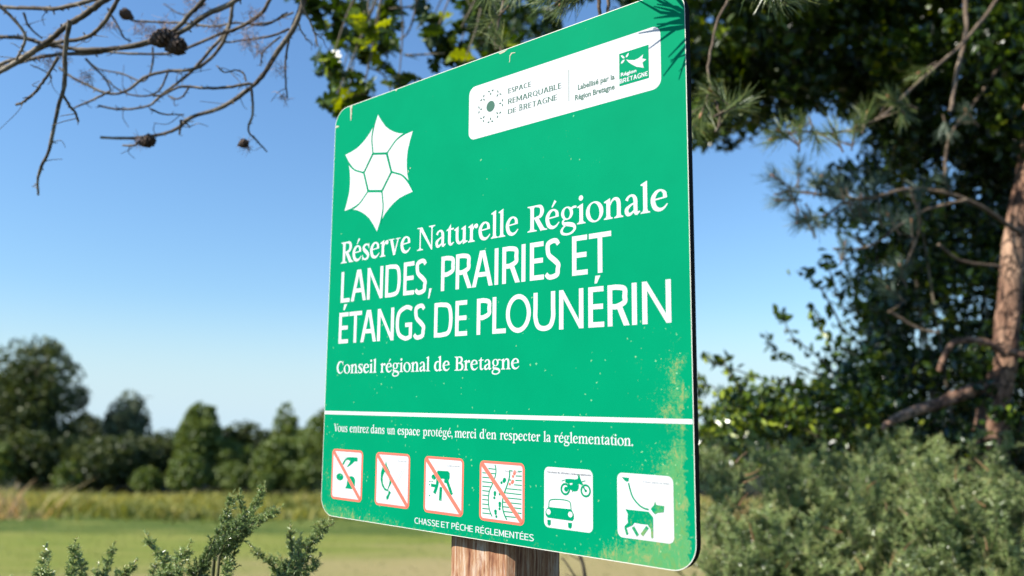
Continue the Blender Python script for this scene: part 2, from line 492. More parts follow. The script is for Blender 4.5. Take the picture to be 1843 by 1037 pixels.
def build_ground():
    mt, t, b = mat("meadow_ground")
    co = objco(t)
    sep = nd(t, "ShaderNodeSeparateXYZ"); t.links.new(co, sep.inputs[0])
    y, x = sep.outputs[1], sep.outputs[0]
    n1 = noise(t, co, 0.22, 5, 0.6)
    mp = nd(t, "ShaderNodeMapping"); mp.inputs["Scale"].default_value = (0.16, 0.6, 1); t.links.new(co, mp.inputs[0])
    n2 = noise(t, mp.outputs[0], 1.3, 4, 0.6)
    n3 = noise(t, co, 14, 6, 0.7)
    n4 = noise(t, mp.outputs[0], 3.2, 5, 0.7)
    green = mix(t, smooth(t, n4, .3, .7), mix(t, n3, (0.12, 0.16, 0.022), (0.20, 0.24, 0.045)), mix(t, n3, (0.17, 0.19, 0.035), (0.30, 0.29, 0.08)))
    straw = mix(t, n3, (0.27, 0.215, 0.085), (0.42, 0.34, 0.16))
    # dry cut grass near the slope and to the right, greener beyond
    yy = math_(t, 'ADD', y, math_(t, 'MULTIPLY', x, -0.62))
    dry = smooth(t, math_(t, 'ADD', yy, math_(t, 'MULTIPLY', math_(t, 'SUBTRACT', n2, 0.5), 8)), 25.0, 18.5)
    dry = math_(t, 'MULTIPLY', dry, smooth(t, n1, 0.25, 0.5))
    c = mix(t, dry, green, straw)
    swath = math_(t, 'MULTIPLY', smooth(t, y, 23.8, 24.8), smooth(t, y, 30.5, 29.0))
    c = mix(t, math_(t, 'MULTIPLY', math_(t, 'MULTIPLY', swath, smooth(t, n4, .75, .40)), 0.9), c, (0.065, 0.105, 0.022))
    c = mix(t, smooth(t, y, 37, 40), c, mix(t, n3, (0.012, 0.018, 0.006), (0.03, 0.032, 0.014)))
    c = mix(t, smooth(t, y, 11, 6), c, mix(t, n3, (0.025, 0.030, 0.012), (0.09, 0.075, 0.035)))  # near slope: dark heath colour, deepened to stand for shade and cut bounce light
    t.links.new(c, b.inputs["Base Color"])
    b.inputs["Roughness"].default_value = 0.95
    b.inputs["Specular IOR Level"].default_value = 0.1
    bp = nd(t, "ShaderNodeBump"); bp.inputs["Strength"].default_value = 0.8; bp.inputs["Distance"].default_value = 0.06
    t.links.new(n3, bp.inputs["Height"]); t.links.new(bp.outputs[0], b.inputs["Normal"])
    ys = np.concatenate([np.linspace(-30, -2, 10), np.linspace(-1, 18, 60), np.linspace(19, 60, 42), np.array([80, 120, 200, 400, 900, 1500])])
    xs = np.concatenate([-np.geomspace(1500, 12, 14), np.linspace(-11, 11, 60), np.geomspace(12, 1500, 14)])
    X, Y = np.meshgrid(xs, ys)
    Z = ground_z(X, Y)
    V = np.stack([X, Y, Z], -1).reshape(-1, 3)
    nx = len(xs)
    i = np.arange(len(ys) - 1)[:, None] * nx; j = np.arange(nx - 1)[None, :]
    F = np.stack([i + j, i + j + 1, i + nx + j + 1, i + nx + j], -1).reshape(-1, 4)
    mb = MB(); mb.add(V, F)
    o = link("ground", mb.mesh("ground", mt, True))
    tag(o, "mown meadow of green and straw coloured grass below a slope", None, None, "structure")


build_ground()


def blades(mb, xs, ys, h, wdt, lean=0.35, tlo=0.0, thi=1.0):
    n = len(xs)
    z = ground_z(xs, ys) - 0.02
    B = np.stack([xs, ys, z], -1)
    a = rng.uniform(0, 2 * math.pi, n)
    W = np.stack([np.cos(a), np.sin(a), np.zeros(n)], -1) * (wdt * rng.uniform(.6, 1.3, n))[:, None]
    hh = h * rng.uniform(.5, 1.2, n)
    L = rng.normal(0, lean, (n, 2))
    Mi = B + np.stack([L[:, 0] * hh * .35, L[:, 1] * hh * .35, hh * .6], -1)
    T = B + np.stack([L[:, 0] * hh, L[:, 1] * hh, hh], -1)
    V = np.stack([B - W, B + W, Mi + W * .7, Mi - W * .7, T], 1)
    b = np.arange(n)[:, None] * 5
    tt = np.repeat(rng.uniform(tlo, thi, n), 5)
    mb.add(V.reshape(-1, 3), b + np.array([[0, 1, 2, 3]]), tt)
    # tips share nothing with the block above, so add them with their own vertices
    V2 = np.stack([Mi - W * .7, Mi + W * .7, T], 1)
    b2 = np.arange(n)[:, None] * 3
    mb.add(V2.reshape(-1, 3), b2 + np.array([[0, 1, 2]]), np.repeat(tt[::5], 3))


# strip of tall rough grass, rushes and bracken in front of the trees
mb = MB()
for k in range(330):
    cx = rng.uniform(-34, 40); cy = rng.uniform(28.2, 38.5)
    hgt = rng.uniform(0.18, 0.62) * (0.8 if cy > 35 else 1.0) * (1.9 if rng.random() < .10 else 1)
    rad = rng.uniform(.5, 1.5)
    tl = rng.choice([0.0, 0.15, 0.35, 0.6, 0.84], p=[.30, .22, .20, .16, .12])
    n = int(90 * rad)
    blades(mb, cx + rng.normal(0, rad, n), cy + rng.normal(0, rad * .45, n), hgt, 0.045, 0.75, tl, min(1, tl + .16))
o = link("rough_grass", mb.mesh("rough_grass", M_rough))
tag(o, "strip of tall olive and tawny rough grass between meadow and trees", None, None, "stuff")

mb = MB()
n = 9000
blades(mb, rng.uniform(-5, 5, n), rng.uniform(-2, 12, n), 0.16, 0.004, .45)
n = 9000
blades(mb, rng.uniform(-16, 18, n), rng.uniform(11, 28, n), 0.08, 0.012, .5)
o = link("grass", mb.mesh("grass", M_grass))
tag(o, "short grass growing on the slope and meadow", None, None, "stuff")


# ------------------------------------------------------------------ trees beyond the meadow
def crown(mb, c, rx, rz, nleaf, size, lobes=22, shell=0.55, taper=0.0):
    """uneven crown: leaf faces gathered round many lobes"""
    c = np.array(c)
    per = int(nleaf * .72) // lobes
    nf = int(nleaf * .28)
    u = rng.normal(0, 1, (nf, 3)); u *= (rng.uniform(0, 1, nf) ** .4 / np.linalg.norm(u, axis=1))[:, None]
    wf = 1.0 - taper * (u[:, 2] * .5 + .5)
    mb.leaves(c + np.stack([u[:, 0] * rx * .88 * wf, u[:, 1] * rx * .88 * wf, u[:, 2] * rz * .9], -1), size, 'quad', np.clip(rng.normal(.5, .25, nf), 0, 1), aspect=.75)
    for i in range(lobes):
        d = rng.normal(0, 1, 3); d /= np.linalg.norm(d)
        q = rng.uniform(0.1, 0.84)
        zf = d[2] * q
        wf = 1.0 - taper * (zf * .5 + .5)
        p = c + np.array([d[0] * rx * q * wf, d[1] * rx * q * wf, d[2] * rz * q])
        lr = rng.uniform(.10, .32) * rx * (1 - taper * .45 * (zf + 1))
        u = rng.normal(0, 1, (per, 3)); u /= np.linalg.norm(u, axis=1)[:, None]
        rr = lr * rng.uniform(shell, 1.12, per) ** 0.7
        P = p + u * rr[:, None] * np.array([1, 1, .8])
        t = np.clip(rng.normal(rng.uniform(.3, .7), .2, per), 0, 1)
        mb.leaves(P, size, 'quad', t, aspect=.75)


def far_tree(name, px, ytop, wpx, depth, label, cat='tree', m=None, nleaf=7000, taper=.3, ybase=None, size=.22, lobes=60, group="trees beyond the meadow", shell=.5):
    g = at(px, 880, depth); base = np.array([g[0], g[1], FIELD])
    top = at(px, ytop, depth)[2]
    H = top - FIELD
    rx = wpx / F_PX * depth / 2
    r = empty(name, base)
    tag(r, label, cat, group)
    lo = 0.06 if H < 4 else 0.10
    cz = H * (lo + (1 - lo) / 2); rz = H * (1 - lo) / 2
    mb = MB()
    crown(mb, (0, 0, cz), rx * 1.05, rz * 1.05, nleaf, size, lobes, shell, taper)
    link("crown", mb.mesh("crown", m or M_far), r)
    tb = MB()
    if H > 3:
        P = curve([(0, 0, -.2), (rx * .05, 0, H * .25), (-rx * .04, .05, H * .5), (0, 0, H * .85)], 10)
        tb.tube(P, [H * .026, H * .016, .03], 8, wob=.05)
        for i in range(7):
            a = rng.uniform(0, 6.28); z0 = H * rng.uniform(.2, .6)
            e = np.array([math.cos(a) * rx * .7, math.sin(a) * rx * .7, z0 + H * rng.uniform(.12, .3)])
            tb.tube(curve([(0, 0, z0), e * np.array([.5, .5, 1]) + [0, 0, -.1 * H * .3], e], 6), [H * .010, .015], 5)
    else:
        for i in range(5):
            a = rng.uniform(0, 6.28)
            tb.tube(curve([(0, 0, -.1), (math.cos(a) * rx * .3, math.sin(a) * rx * .3, H * .4), (math.cos(a) * rx * .6, math.sin(a) * rx * .6, H * .8)], 6), [.03, .01], 5)
    link("trunk", tb.mesh("trunk", M_oak_bark, True), r)
    return r


far_tree("oak_tree", 35, 590, 235, 43, "largest tree of the far row, tall dark spreading crown at the left edge", nleaf=17000, lobes=70, taper=.15, m=M_far, size=.24)
far_tree("willow_tree", 218, 694, 118, 45, "grey green tree with a broad ragged head right of the tall dark tree", m=M_far_blue, nleaf=9000, lobes=46, taper=.35)
far_tree("birch_tree", 352, 716, 120, 42, "pointed olive tree standing behind the bright round bush", m=M_far_light, nleaf=11000, taper=.42)
far_tree("oak_tree", 432, 752, 120, 44, "low dark round-topped tree between the pointed tree and the slim one", nleaf=7000, taper=.1)
far_tree("birch_tree", 507, 716, 62, 46, "slim tree rising above the hedge just left of the sign", m=M_far_light, nleaf=4500, taper=.2, lobes=20)
far_tree("hawthorn_tree", 490, 782, 105, 40, "olive bushy tree in front of the slim one left of the sign", m=M_far_light, nleaf=7000, taper=.35)
far_tree("oak_tree", 590, 728, 150, 41, "broad olive tree half hidden by the left edge of the sign", m=M_far_light, nleaf=9000, taper=.3)
far_tree("hawthorn_bush", 335, 812, 95, 38.5, "bright green rounded bush at the foot of the pointed tree", 'bush', m=M_far_light, nleaf=5000, taper=.35, lobes=18)
far_tree("hawthorn_bush", 118, 826, 62, 38, "small thin sunlit bush in front of the dark hedge at the left", 'bush', m=M_far_light, nleaf=1100, taper=.1, lobes=10, size=.2)
far_tree("hawthorn_bush", -6, 790, 70, 39.5, "olive bush cut off by the left edge of the picture", 'bush', m=M_far_light, nleaf=2500, taper=.3, lobes=10)
for px, yt, wp, d, lb in ((262, 838, 70, 39, "low dull green bush at the foot of the willow"), (412, 826, 95, 39.2, "wide olive bush right of the bright rounded one"),
                          (473, 846, 60, 38.6, "smallest low bush before the slim tree"), (548, 822, 90, 39.5, "olive bush by the lower left edge of the sign")):
    far_tree("hawthorn_bush", px, yt, wp, d, lb, 'bush', m=M_far_light, nleaf=3000, taper=.25, lobes=24, size=.18)
row = [(60, 770, 190, 41.5, "low thicket tree directly below the tall dark crown"), (180, 782, 160, 41, "black green thicket tree left of the grey green willow's foot"), (395, 784, 150, 43, "thicket tree filling in right of the pointed tree"),
       (500, 780, 160, 45, "thicket tree behind the olive bushy one"), (150, 742, 120, 48, "dark tree filling the dip behind the grey green willow"), (290, 768, 140, 50, "low dark tree seen between the willow and the pointed tree"),
       (95, 760, 150, 44, "dark low tree under the tall crown at the left"), (225, 775, 140, 43, "black green thicket tree below the grey green willow"),
       (420, 775, 130, 47, "dark tree behind the round-topped one"),
       (540, 765, 120, 49, "dark tree behind the slim tree by the sign"), (700, 740, 170, 44, "tree of the far row hidden behind the sign, nearest its left edge"),
       (840, 750, 170, 45, "tree of the far row hidden behind the middle of the sign"), (985, 735, 170, 46, "tree of the far row behind the sign above the post"),
       (1120, 745, 170, 44, "tree of the far row behind the right half of the sign"), (1290, 762, 190, 42, "dark olive tree seen through the gap right of the sign"),
       (1450, 740, 190, 46, "far tree showing through the gorse right of the gap"), (1620, 730, 190, 45, "far tree behind the pine's cut limb"), (1790, 735, 190, 46, "far tree behind the pine trunk")]
for px, yt, wp, d, lb in row:
    far_tree("oak_tree", px, yt, wp, d, lb, nleaf=8500, taper=.10, lobes=44, m=M_far_light if 380 < px < 640 else M_far)


# ------------------------------------------------------------------ the sign
SIGN = empty("nature_reserve_sign", (-0.36164592, 1.62657832, 0.0), math.atan2(-0.660527, 0.750802))
_e = Vector((0, 0, EYE))
_T = Matrix(TILT.tolist()).to_4x4()
SIGN.matrix_world = Matrix.Translation(_e) @ _T @ Matrix.Translation(-_e) @ (Matrix.Translation((-0.36164592, 1.62657832, 0.0)) @ Matrix.Rotation(math.atan2(-0.660527, 0.750802), 4, 'Z'))
tag(SIGN, "large green nature reserve sign with white French lettering and pictograms on a wooden post", "sign")
SZ0 = 1.3325593          # height of the board's lower edge
TH, GAP = 0.012, 0.009
# board frame: x along the board, y up the board, z out of the face
BOARD = Matrix(((1, 0, 0, 0), (0, 0, -1, 0), (0, 1, 0, SZ0), (0, 0, 0, 1)))


def rrect(x0, y0, x1, y1, r, seg=8):
    P = []
    for cx, cy, a0 in ((x1 - r, y0 + r, -90), (x1 - r, y1 - r, 0), (x0 + r, y1 - r, 90), (x0 + r, y0 + r, 180)):
        for k in range(seg + 1):
            a = R(a0 + 90 * k / seg)
            P.append((cx + r * math.cos(a), cy + r * math.sin(a)))
    return P


class Print:
    """flat print on the board, drawn in millimetres; every stroke lies a hair above the one before"""
    def __init__(s, z):
        s.mb = MB(); s.z0 = z; s.k = 0

    def z(s):
        s.k += 1
        return (s.z0 + 0.012 * (s.k % 9)) / 1000.0

    def poly(s, P, mi=0, z=None):
        z = s.z() if z is None else z
        P = [tuple(p) for p in P]
        tri = tessellate_polygon([[Vector((p[0], p[1], 0)) for p in P]])
        V = [(p[0] / 1000, p[1] / 1000, z) for p in P]
        F = []
        for a, b, c in tri:
            ar = (P[b][0] - P[a][0]) * (P[c][1] - P[a][1]) - (P[b][1] - P[a][1]) * (P[c][0] - P[a][0])
            F.append((a, b, c) if ar > 0 else (a, c, b))
        s.mb.add(V, F, .5, mi)

    def stroke(s, P, wd=None, mi=0, smooth_=True, n=7):
        """P: (x, y) with one width, or (x, y, width)"""
        P = np.array([(p[0], p[1], p[2] if len(p) > 2 else wd) for p in P], float)
        if smooth_ and len(P) > 2: P = curve(P, n * (len(P) - 1))
        T = np.gradient(P[:, :2], axis=0); T /= np.linalg.norm(T, axis=1)[:, None] + 1e-9
        N = np.stack([-T[:, 1], T[:, 0]], -1)
        A = P[:, :2] + N * P[:, 2:3] / 2; B = P[:, :2] - N * P[:, 2:3] / 2
        z = s.z()
        V = np.concatenate([np.c_[A, np.full(len(A), z * 1000)], np.c_[B, np.full(len(B), z * 1000)]]) / 1000
        k = len(P); i = np.arange(k - 1)
        s.mb.add(V, np.stack([i + k, i + k + 1, i + 1, i], -1), .5, mi)

    def disc(s, c, r, mi=0, n=18, ry=None):
        s.poly([(c[0] + r * math.cos(2 * math.pi * k / n), c[1] + (ry or r) * math.sin(2 * math.pi * k / n)) for k in range(n)], mi)

    def ring(s, c, ro, ri, mi=0, rot=0, n=32):
        """ro, ri = (rx, ry) of the outer and inner ellipse; the inner one may be rotated"""
        z = s.z(); V = []
        for (rx, ry), ro_ in ((ro, 0), (ri, rot)):
            for k in range(n):
                a = 2 * math.pi * k / n
                x, y = rx * math.cos(a), ry * math.sin(a)
                V.append(((c[0] + x * math.cos(ro_) - y * math.sin(ro_)) / 1000, (c[1] + x * math.sin(ro_) + y * math.cos(ro_)) / 1000, z))
        i = np.arange(n); j = (i + 1) % n
        s.mb.add(V, np.stack([i, j, j + n, i + n], -1), .5, mi)

    def glyph(s, G, x, y, sx, sy, mi=0):
        """draw a glyph list with its own origin and scale"""
        for g in G:
            if g[0] == 'P': s.poly([(x + p[0] * sx, y + p[1] * sy) for p in g[1]], mi)
            elif g[0] in 'SL':
                P = []
                pts = g[1]
                for i, p in enumerate(pts):
                    a = pts[max(0, i - 1)]; b = pts[min(len(pts) - 1, i + 1)]
                    dx, dy = (b[0] - a[0]) * sx, (b[1] - a[1]) * sy
                    l = math.hypot(dx, dy) or 1
                    # a stroke's width follows the direction it runs in: sideways stretch only changes uprights
                    k = math.hypot(dy / l * sx, dx / l * sy)
                    P.append((x + p[0] * sx, y + p[1] * sy, p[2] * k))
                s.stroke(P, None, mi, g[0] == 'S')
            elif g[0] == 'O':
                _, c, ro, ri, rot = g
                s.ring((x + c[0] * sx, y + c[1] * sy), (ro[0] * sx, ro[1] * sy), (ri[0] * sx, ri[1] * sy), mi, rot * (sx / sy))
            elif g[0] == 'C':
                s.disc((x + g[1][0] * sx, y + g[1][1] * sy), g[2] * sx, mi, 16, g[2] * sy)

    def done(s, name, mats, parent=None):
        me = s.mb.mesh(name, mats)
        o = link(name, me, parent if parent is not None else SIGN)
        if parent is None:
            o.matrix_local = BOARD
        return o


# --- capitals of the humanist sans: cap height 1, stem s, placed in a given width
def cap(ch, w_, s=.135, h=None):
    h = h or s * .93
    q = s / 2
    st = lambda x: ['P', [(x, 0), (x + s, 0), (x + s, 1), (x, 1)]]
    bar = lambda x0, x1, y0: ['P', [(x0, y0), (x1, y0), (x1, y0 + h), (x0, y0 + h)]]
    dia = lambda a, b, ww=None: ['P', [(a[0], a[1]), (a[0] + (ww or s * 1.08), a[1]), (b[0] + (ww or s * 1.08), b[1]), (b[0], b[1])]]
    if ch == 'I': return [st(0)]
    if ch == 'L': return [st(0), bar(s * .9, w_, 0)]
    if ch in 'EÉÊ':
        G = [st(0), bar(s * .9, w_, 0), bar(s * .9, w_ * .97, 1 - h), bar(s * .9, w_ * .93, .5 - h * .45)]
        if ch == 'É': G.append(['P', [(w_ * .40, 1.08), (w_ * .40 + .07, 1.08), (w_ * .78, 1.27), (w_ * .78 - .15, 1.27)]])
        if ch == 'Ê': G.append(['P', [(w_ * .12, 1.07), (w_ * .30, 1.07), (w_ * .5, 1.17), (w_ * .7, 1.07), (w_ * .88, 1.07), (w_ * .58, 1.25), (w_ * .42, 1.25)]])
        return G
    if ch == 'F': return [st(0), bar(s * .9, w_, 1 - h), bar(s * .9, w_ * .9, .5 - h * .45)]
    if ch == 'T': return [bar(0, w_, 1 - h), ['P', [(w_ / 2 - q, 0), (w_ / 2 + q, 0), (w_ / 2 + q, 1), (w_ / 2 - q, 1)]]]
    if ch == 'A': return [dia((0, 0), (w_ / 2 - s * .72, 1)), dia((w_ - s * 1.08, 0), (w_ / 2 - s * .36, 1)), bar(w_ * .23, w_ * .77, .27)]
    if ch == 'V': return [dia((w_ / 2 - s * .6, 0), (0, 1)), dia((w_ / 2 - s * .5, 0), (w_ - s * 1.08, 1))]
    if ch == 'N': return [st(0), st(w_ - s), ['P', [(0, 1), (s * .95, 1), (w_, 0), (w_ - s * .95, 0)]]]
    if ch == 'M': return [st(0), st(w_ - s), ['P', [(0, 1), (s, 1), (w_ / 2 + q * .8, .12), (w_ / 2 - q * .8, .12)]], ['P', [(w_ - s, 1), (w_, 1), (w_ / 2 + q * .8, .12), (w_ / 2 - q * .8, .12)]]]
    if ch == 'H': return [st(0), st(w_ - s), bar(s * .9, w_ - s * .9, .5 - h / 2)]
    if ch == 'D':
        return [st(0), ['S', [(s * .8, 1 - h / 2, h), (w_ * .42, 1 - h / 2, h), (w_ * .80, .86, s * .98), (w_ - q, .5, s), (w_ * .80, .14, s * .98), (w_ * .42, h / 2, h), (s * .8, h / 2, h)]]]
    if ch in 'PRB':
        G = [st(0)]
        top = 1 - h / 2; lo = .47
        wb = w_ if ch == 'P' else w_ * .90
        G.append(['S', [(s * .8, top, h), (wb * .48, top, h), (wb * .86, .88, s * .95), (wb - q, (top + lo) / 2, s), (wb * .86, .56, s * .95), (wb * .48, lo, h), (s * .8, lo, h)]])
        if ch == 'R': G.append(dia((w_ - s * 1.2, 0), (w_ * .40, .47), s * 1.2))
        if ch == 'B': G.append(['S', [(s * .8, lo + .03, h), (w_ * .5, lo + .03, h), (w_ * .9, .42, s * .95), (w_ - q, .26, s), (w_ * .88, .09, s * .95), (w_ * .5, h / 2, h), (s * .8, h / 2, h)]])
        return G
    if ch == 'S':
        return [['S', [(w_ * .90, .86, h * .9), (w_ * .74, .955, h), (w_ * .48, .965, h), (w_ * .18, .90, s), (q * 1.05, .745, s), (w_ * .25, .60, s), (w_ * .62, .46, s * 1.05), (w_ * .88, .34, s), (w_ - q * 1.05, .225, s), (w_ * .80, .09, s), (w_ * .46, .035, h), (w_ * .20, .05, h), (w_ * .03, .13, h * .9)]]]
    if ch in 'OQ':
        G = [['O', (w_ / 2, .5), (w_ / 2, .515), (w_ / 2 - s, .515 - h), 0]]
        if ch == 'Q': G.append(['P', [(w_ * .5, .12), (w_ * .68, .12), (w_ * 1.25, -.2), (w_ * 1.02, -.2)]])
        return G
    if ch == 'U':
        return [['S', [(q, 1, s), (q, .6, s), (q, .34, s), (w_ * .22, .12, s), (w_ * .5, h * .42, h), (w_ * .78, .12, s), (w_ - q, .34, s), (w_ - q, .6, s), (w_ - q, 1, s)]]]
    if ch in 'CG':
        G = [['S', [(w_ * .97, .90, h * .95), (w_ * .80, .955, h), (w_ * .56, .96, h), (w_ * .20, .82, s), (q, .5, s), (w_ * .20, .18, s), (w_ * .56, .035, h), (w_ * .80, .05, h), (w_ * .97, .10, h * .95)]]]
        if ch == 'G': G += [['P', [(w_ - s, .06), (w_, .09), (w_, .5), (w_ - s, .5)]], ['P', [(w_ * .58, .5 - h), (w_, .5 - h), (w_, .5), (w_ * .58, .5)]]]
        return G
    if ch == ',':
        return [['P', [(w_ * .15, -.17), (w_ * .45, -.17), (w_ * 1.0, .12), (w_ * .40, .12)]]]
    return []


# --- the serif face: cap 41, x-height 30, drawn with strokes of changing width
def foot(cx, sp, y=0.0, d=1, wd=6.8):
    return ['P', [(cx - sp, y), (cx + sp, y), (cx + sp, y + 1.5 * d), (cx + wd / 2 + 1.2, y + 2.7 * d), (cx + wd / 2, y + 5.5 * d), (cx - wd / 2, y + 5.5 * d), (cx - wd / 2 - 1.2, y + 2.7 * d), (cx - sp, y + 1.5 * d)]]


def stem(cx, y0, y1, wd=6.8):
    return ['P', [(cx - wd / 2, y0), (cx + wd / 2, y0), (cx + wd / 2, y1), (cx - wd / 2, y1)]]


def flag(cx, y, wd=6.8, ln=4.2):
    return ['P', [(cx - wd / 2 - ln, y - 5.2), (cx - wd / 2 - ln * .9, y - 3.6), (cx + wd / 2, y + .6), (cx + wd / 2, y - 9), (cx - wd / 2, y - 9), (cx - wd / 2, y - 6)]]


ACUTE = ['L', [(13.5, 33, 2.0), (20.5, 42.5, 4.8)]]
SER = {}
SER['l'] = (16.2, [stem(8.2, 2, 43), flag(8.2, 45.5), foot(8.2, 7.8)])
SER['i'] = (16.2, [stem(8.0, 2, 27), flag(8.0, 30.2), foot(8.0, 7.8), ['C', (7.6, 39.2), 4.1]])
ARCH = lambda x: ['S', [(x + 2.5, 20, 2.2), (x + 6, 25.8, 2.8), (x + 11, 28.8, 3.8), (x + 16.3, 26.2, 6.2), (x + 18, 20, 6.8), (x + 18, 10, 6.8), (x + 18, 2, 6.8)]]
SER['n'] = (35, [stem(8.3, 2, 27), flag(8.3, 30.2), foot(8.3, 7.6), ARCH(8.6), foot(26.6, 7.9)])
SER['m'] = (53, [stem(8.3, 2, 27), flag(8.3, 30.2), foot(8.3, 7.6), ARCH(8.6), foot(26.6, 7.2), ARCH(26.9), foot(44.9, 7.9)])
SER['r'] = (24.5, [stem(8.6, 2, 27), flag(8.6, 30.2), foot(8.6, 8.0), ['S', [(11, 19.5, 2.2), (14.5, 25, 3.2), (18.5, 27.6, 4.4)]], ['C', (20.2, 25.8), 4.0]])
SER['u'] = (33.7, [['S', [(7.6, 28, 6.8), (7.6, 14, 6.8), (8.7, 6, 6.5), (13.5, 1.8, 4.6), (19.3, 3.7, 2.9), (23.5, 8, 2.2)]], flag(7.6, 29.8, 6.8, 4), stem(25.3, 1.5, 27), flag(25.3, 29.8, 6.8, 4), ['P', [(21.9, 6), (21.9, -.8), (24.5, -.5), (33.6, 2.4), (33.6, 4), (28.7, 4.4), (28.7, 7)]]])
SER['o'] = (32, [['O', (16, 14.7), (15.8, 15.6), (8.7, 13.4), .20]])
E_ = [['S', [(23.6, 18.3, 6.4), (23.1, 24.2, 5.4), (17.6, 28.7, 2.8), (10.4, 27, 4.8), (5.2, 20.4, 6.8), (4.5, 13.5, 7.4), (7.8, 5.3, 6.9), (14.8, 1.7, 5.0), (21.8, 3.4, 3.2), (27.6, 8.6, 1.6)]], ['P', [(6, 15.4), (26.9, 17.2), (26.9, 19.2), (6, 17.6)]]]
SER['e'] = (29, E_)
SER['é'] = (29, E_ + [ACUTE])
SER['s'] = (24, [['S', [(20.4, 24.2, 2.0), (18.4, 27.4, 2.8), (13, 28.9, 3.2), (7, 27, 4.8), (5, 22.6, 6.2), (8.8, 17.6, 7.0), (14.8, 13.3, 7.2), (19, 8, 6.4), (17, 3, 4.8), (11, .9, 3.2), (5.2, 2.5, 2.8), (3, 6.5, 2.0)]], ['P', [(19.6, 30), (21.6, 30), (21.6, 20.6), (20, 20.6)]], ['P', [(1.7, 9.8), (3.3, 9.8), (4, 0), (1.8, 0)]]])
SER['v'] = (33, [['L', [(8, 28.5, 7.0), (17, 0, 6.2)]], ['L', [(17, .5, 3.2), (26.8, 28.6, 2.8)]], ['P', [(0, 30), (15.5, 30), (15.5, 28.3), (0, 28.3)]], ['P', [(20.5, 30), (33, 30), (33, 28.3), (20.5, 28.3)]]])
SER['a'] = (27.5, [['S', [(19.8, 3, 6.6), (19.8, 14, 6.6), (19.6, 22, 6.6), (17.2, 27, 4.8), (12.5, 28.9, 3.0), (7.4, 26.6, 3.8), (4.8, 22.4, 5.2)]], ['S', [(18.5, 17.6, 2.2), (11, 14.6, 3.2), (4.8, 9.4, 6.2), (6, 3.2, 6.0), (11, 2.2, 4), (17.4, 6.4, 2.2)]], ['P', [(16.6, 5), (18.4, .4), (22.5, -.4), (27.5, 3.6), (26.6, 5.2), (23.1, 4.4), (23.1, 7)]]])
SER['t'] = (20, [['S', [(9.0, 29, 6.6), (9.0, 16, 6.6), (9.0, 8, 6.6), (10.4, 3.4, 6.0), (14.5, 1.9, 3.8), (20, 5.2, 1.6)]], ['P', [(5.7, 29.4), (12.3, 37.6), (12.3, 28.5)]], ['P', [(.6, 26.6), (4, 29.4), (19.5, 29.8), (19.5, 27.2), (1, 26.2)]]])
SER['g'] = (32, [['O', (13.6, 19.8), (11.4, 10.2), (5.6, 8.2), .1], ['S', [(21, 25.2, 3), (26, 27.6, 3.6), (31.6, 27.4, 3.0)]], ['S', [(9.6, 11.4, 2.4), (5.8, 8, 3.6), (7.6, 4.2, 5.2), (17, 2.6, 6.6), (25.6, 0, 6.2), (28.2, -5.2, 4.6), (22.5, -10.8, 3.4), (13, -12.4, 3.2), (5, -10.2, 4.4), (3.2, -5.6, 4.6), (7.4, -.6, 2.6), (12.5, 1.8, 2.0)]]])
SER['d'] = (34, [['S', [(23, 25.6, 2.2), (16, 28.6, 3.2), (8.2, 24.6, 6.2), (4.7, 14, 7.2), (8, 4.8, 6.6), (14.8, 1.5, 4.2), (22, 5.4, 2.4)]], stem(24.6, 1.5, 43), flag(24.6, 45.5), ['P', [(21.2, 6), (21.2, -.8), (23.5, -.5), (33.6, 2.4), (33.6, 4), (28, 4.4), (28, 7)]]])
SER['c'] = (27, [['S', [(22.4, 24, 4.6), (20, 27.2, 3.6), (15.4, 28.8, 3), (9, 26.2, 5), (4.8, 15, 7.2), (7.8, 5.4, 6.8), (14.6, 1.7, 5), (21, 3.4, 3.2), (26.4, 8.4, 1.6)]], ['C', (21.4, 22.8), 3.2]])
SER['p'] = (34, [stem(9, -11, 27), flag(9, 30.2), foot(9, 8, -13), ['S', [(12, 23.5, 2.2), (17, 28.2, 3.4), (25, 25.2, 6.2), (29, 15.4, 7.2), (25.4, 5, 6.2), (18, 1.4, 3.2), (12, 4, 2.2)]]])
SER['z'] = (25, [['P', [(2, 27), (23.5, 27), (23.5, 30), (2, 30)]], ['P', [(2, 22), (3.6, 22), (4.6, 27.5), (2, 27.5)]], ['P', [(1, 0), (24, 0), (24, 3), (1, 3)]], ['P', [(24, 8.5), (22.4, 8.5), (21, 2.5), (24, 2.5)]], ['L', [(20.5, 28, 5.6), (4.2, 2, 5.6)]]])
SER[','] = (10, [['C', (4.8, 3.2), 3.9], ['P', [(8.6, 2.6), (6.6, -6), (1.4, -9.4), (4.4, -3), (4.6, 0)]]])
SER['.'] = (10, [['C', (5, 3.4), 4.0]])
SER["'"] = (9, [['P', [(2, 43), (7, 43), (5.2, 29), (3.8, 29)]]])
SER[' '] = (11, [])
SER['R'] = (40, [stem(10, 2, 39, 7.4), foot(10, 9.5, 0, 1, 7.4), foot(10, 9.5, 41, -1, 7.4), ['S', [(12, 39.6, 2.6), (19, 39.6, 3.2), (27.5, 37.6, 5.6), (30.2, 30.5, 7.6), (27, 23.4, 5.8), (19, 21, 3.0), (12, 21, 2.4)]], ['L', [(17.5, 22, 7.4), (31, 1.2, 8.0)]], ['P', [(27, 0), (40.3, 0), (40.3, 1.5), (36, 2.4), (33.4, 5), (27.5, 5)]]])
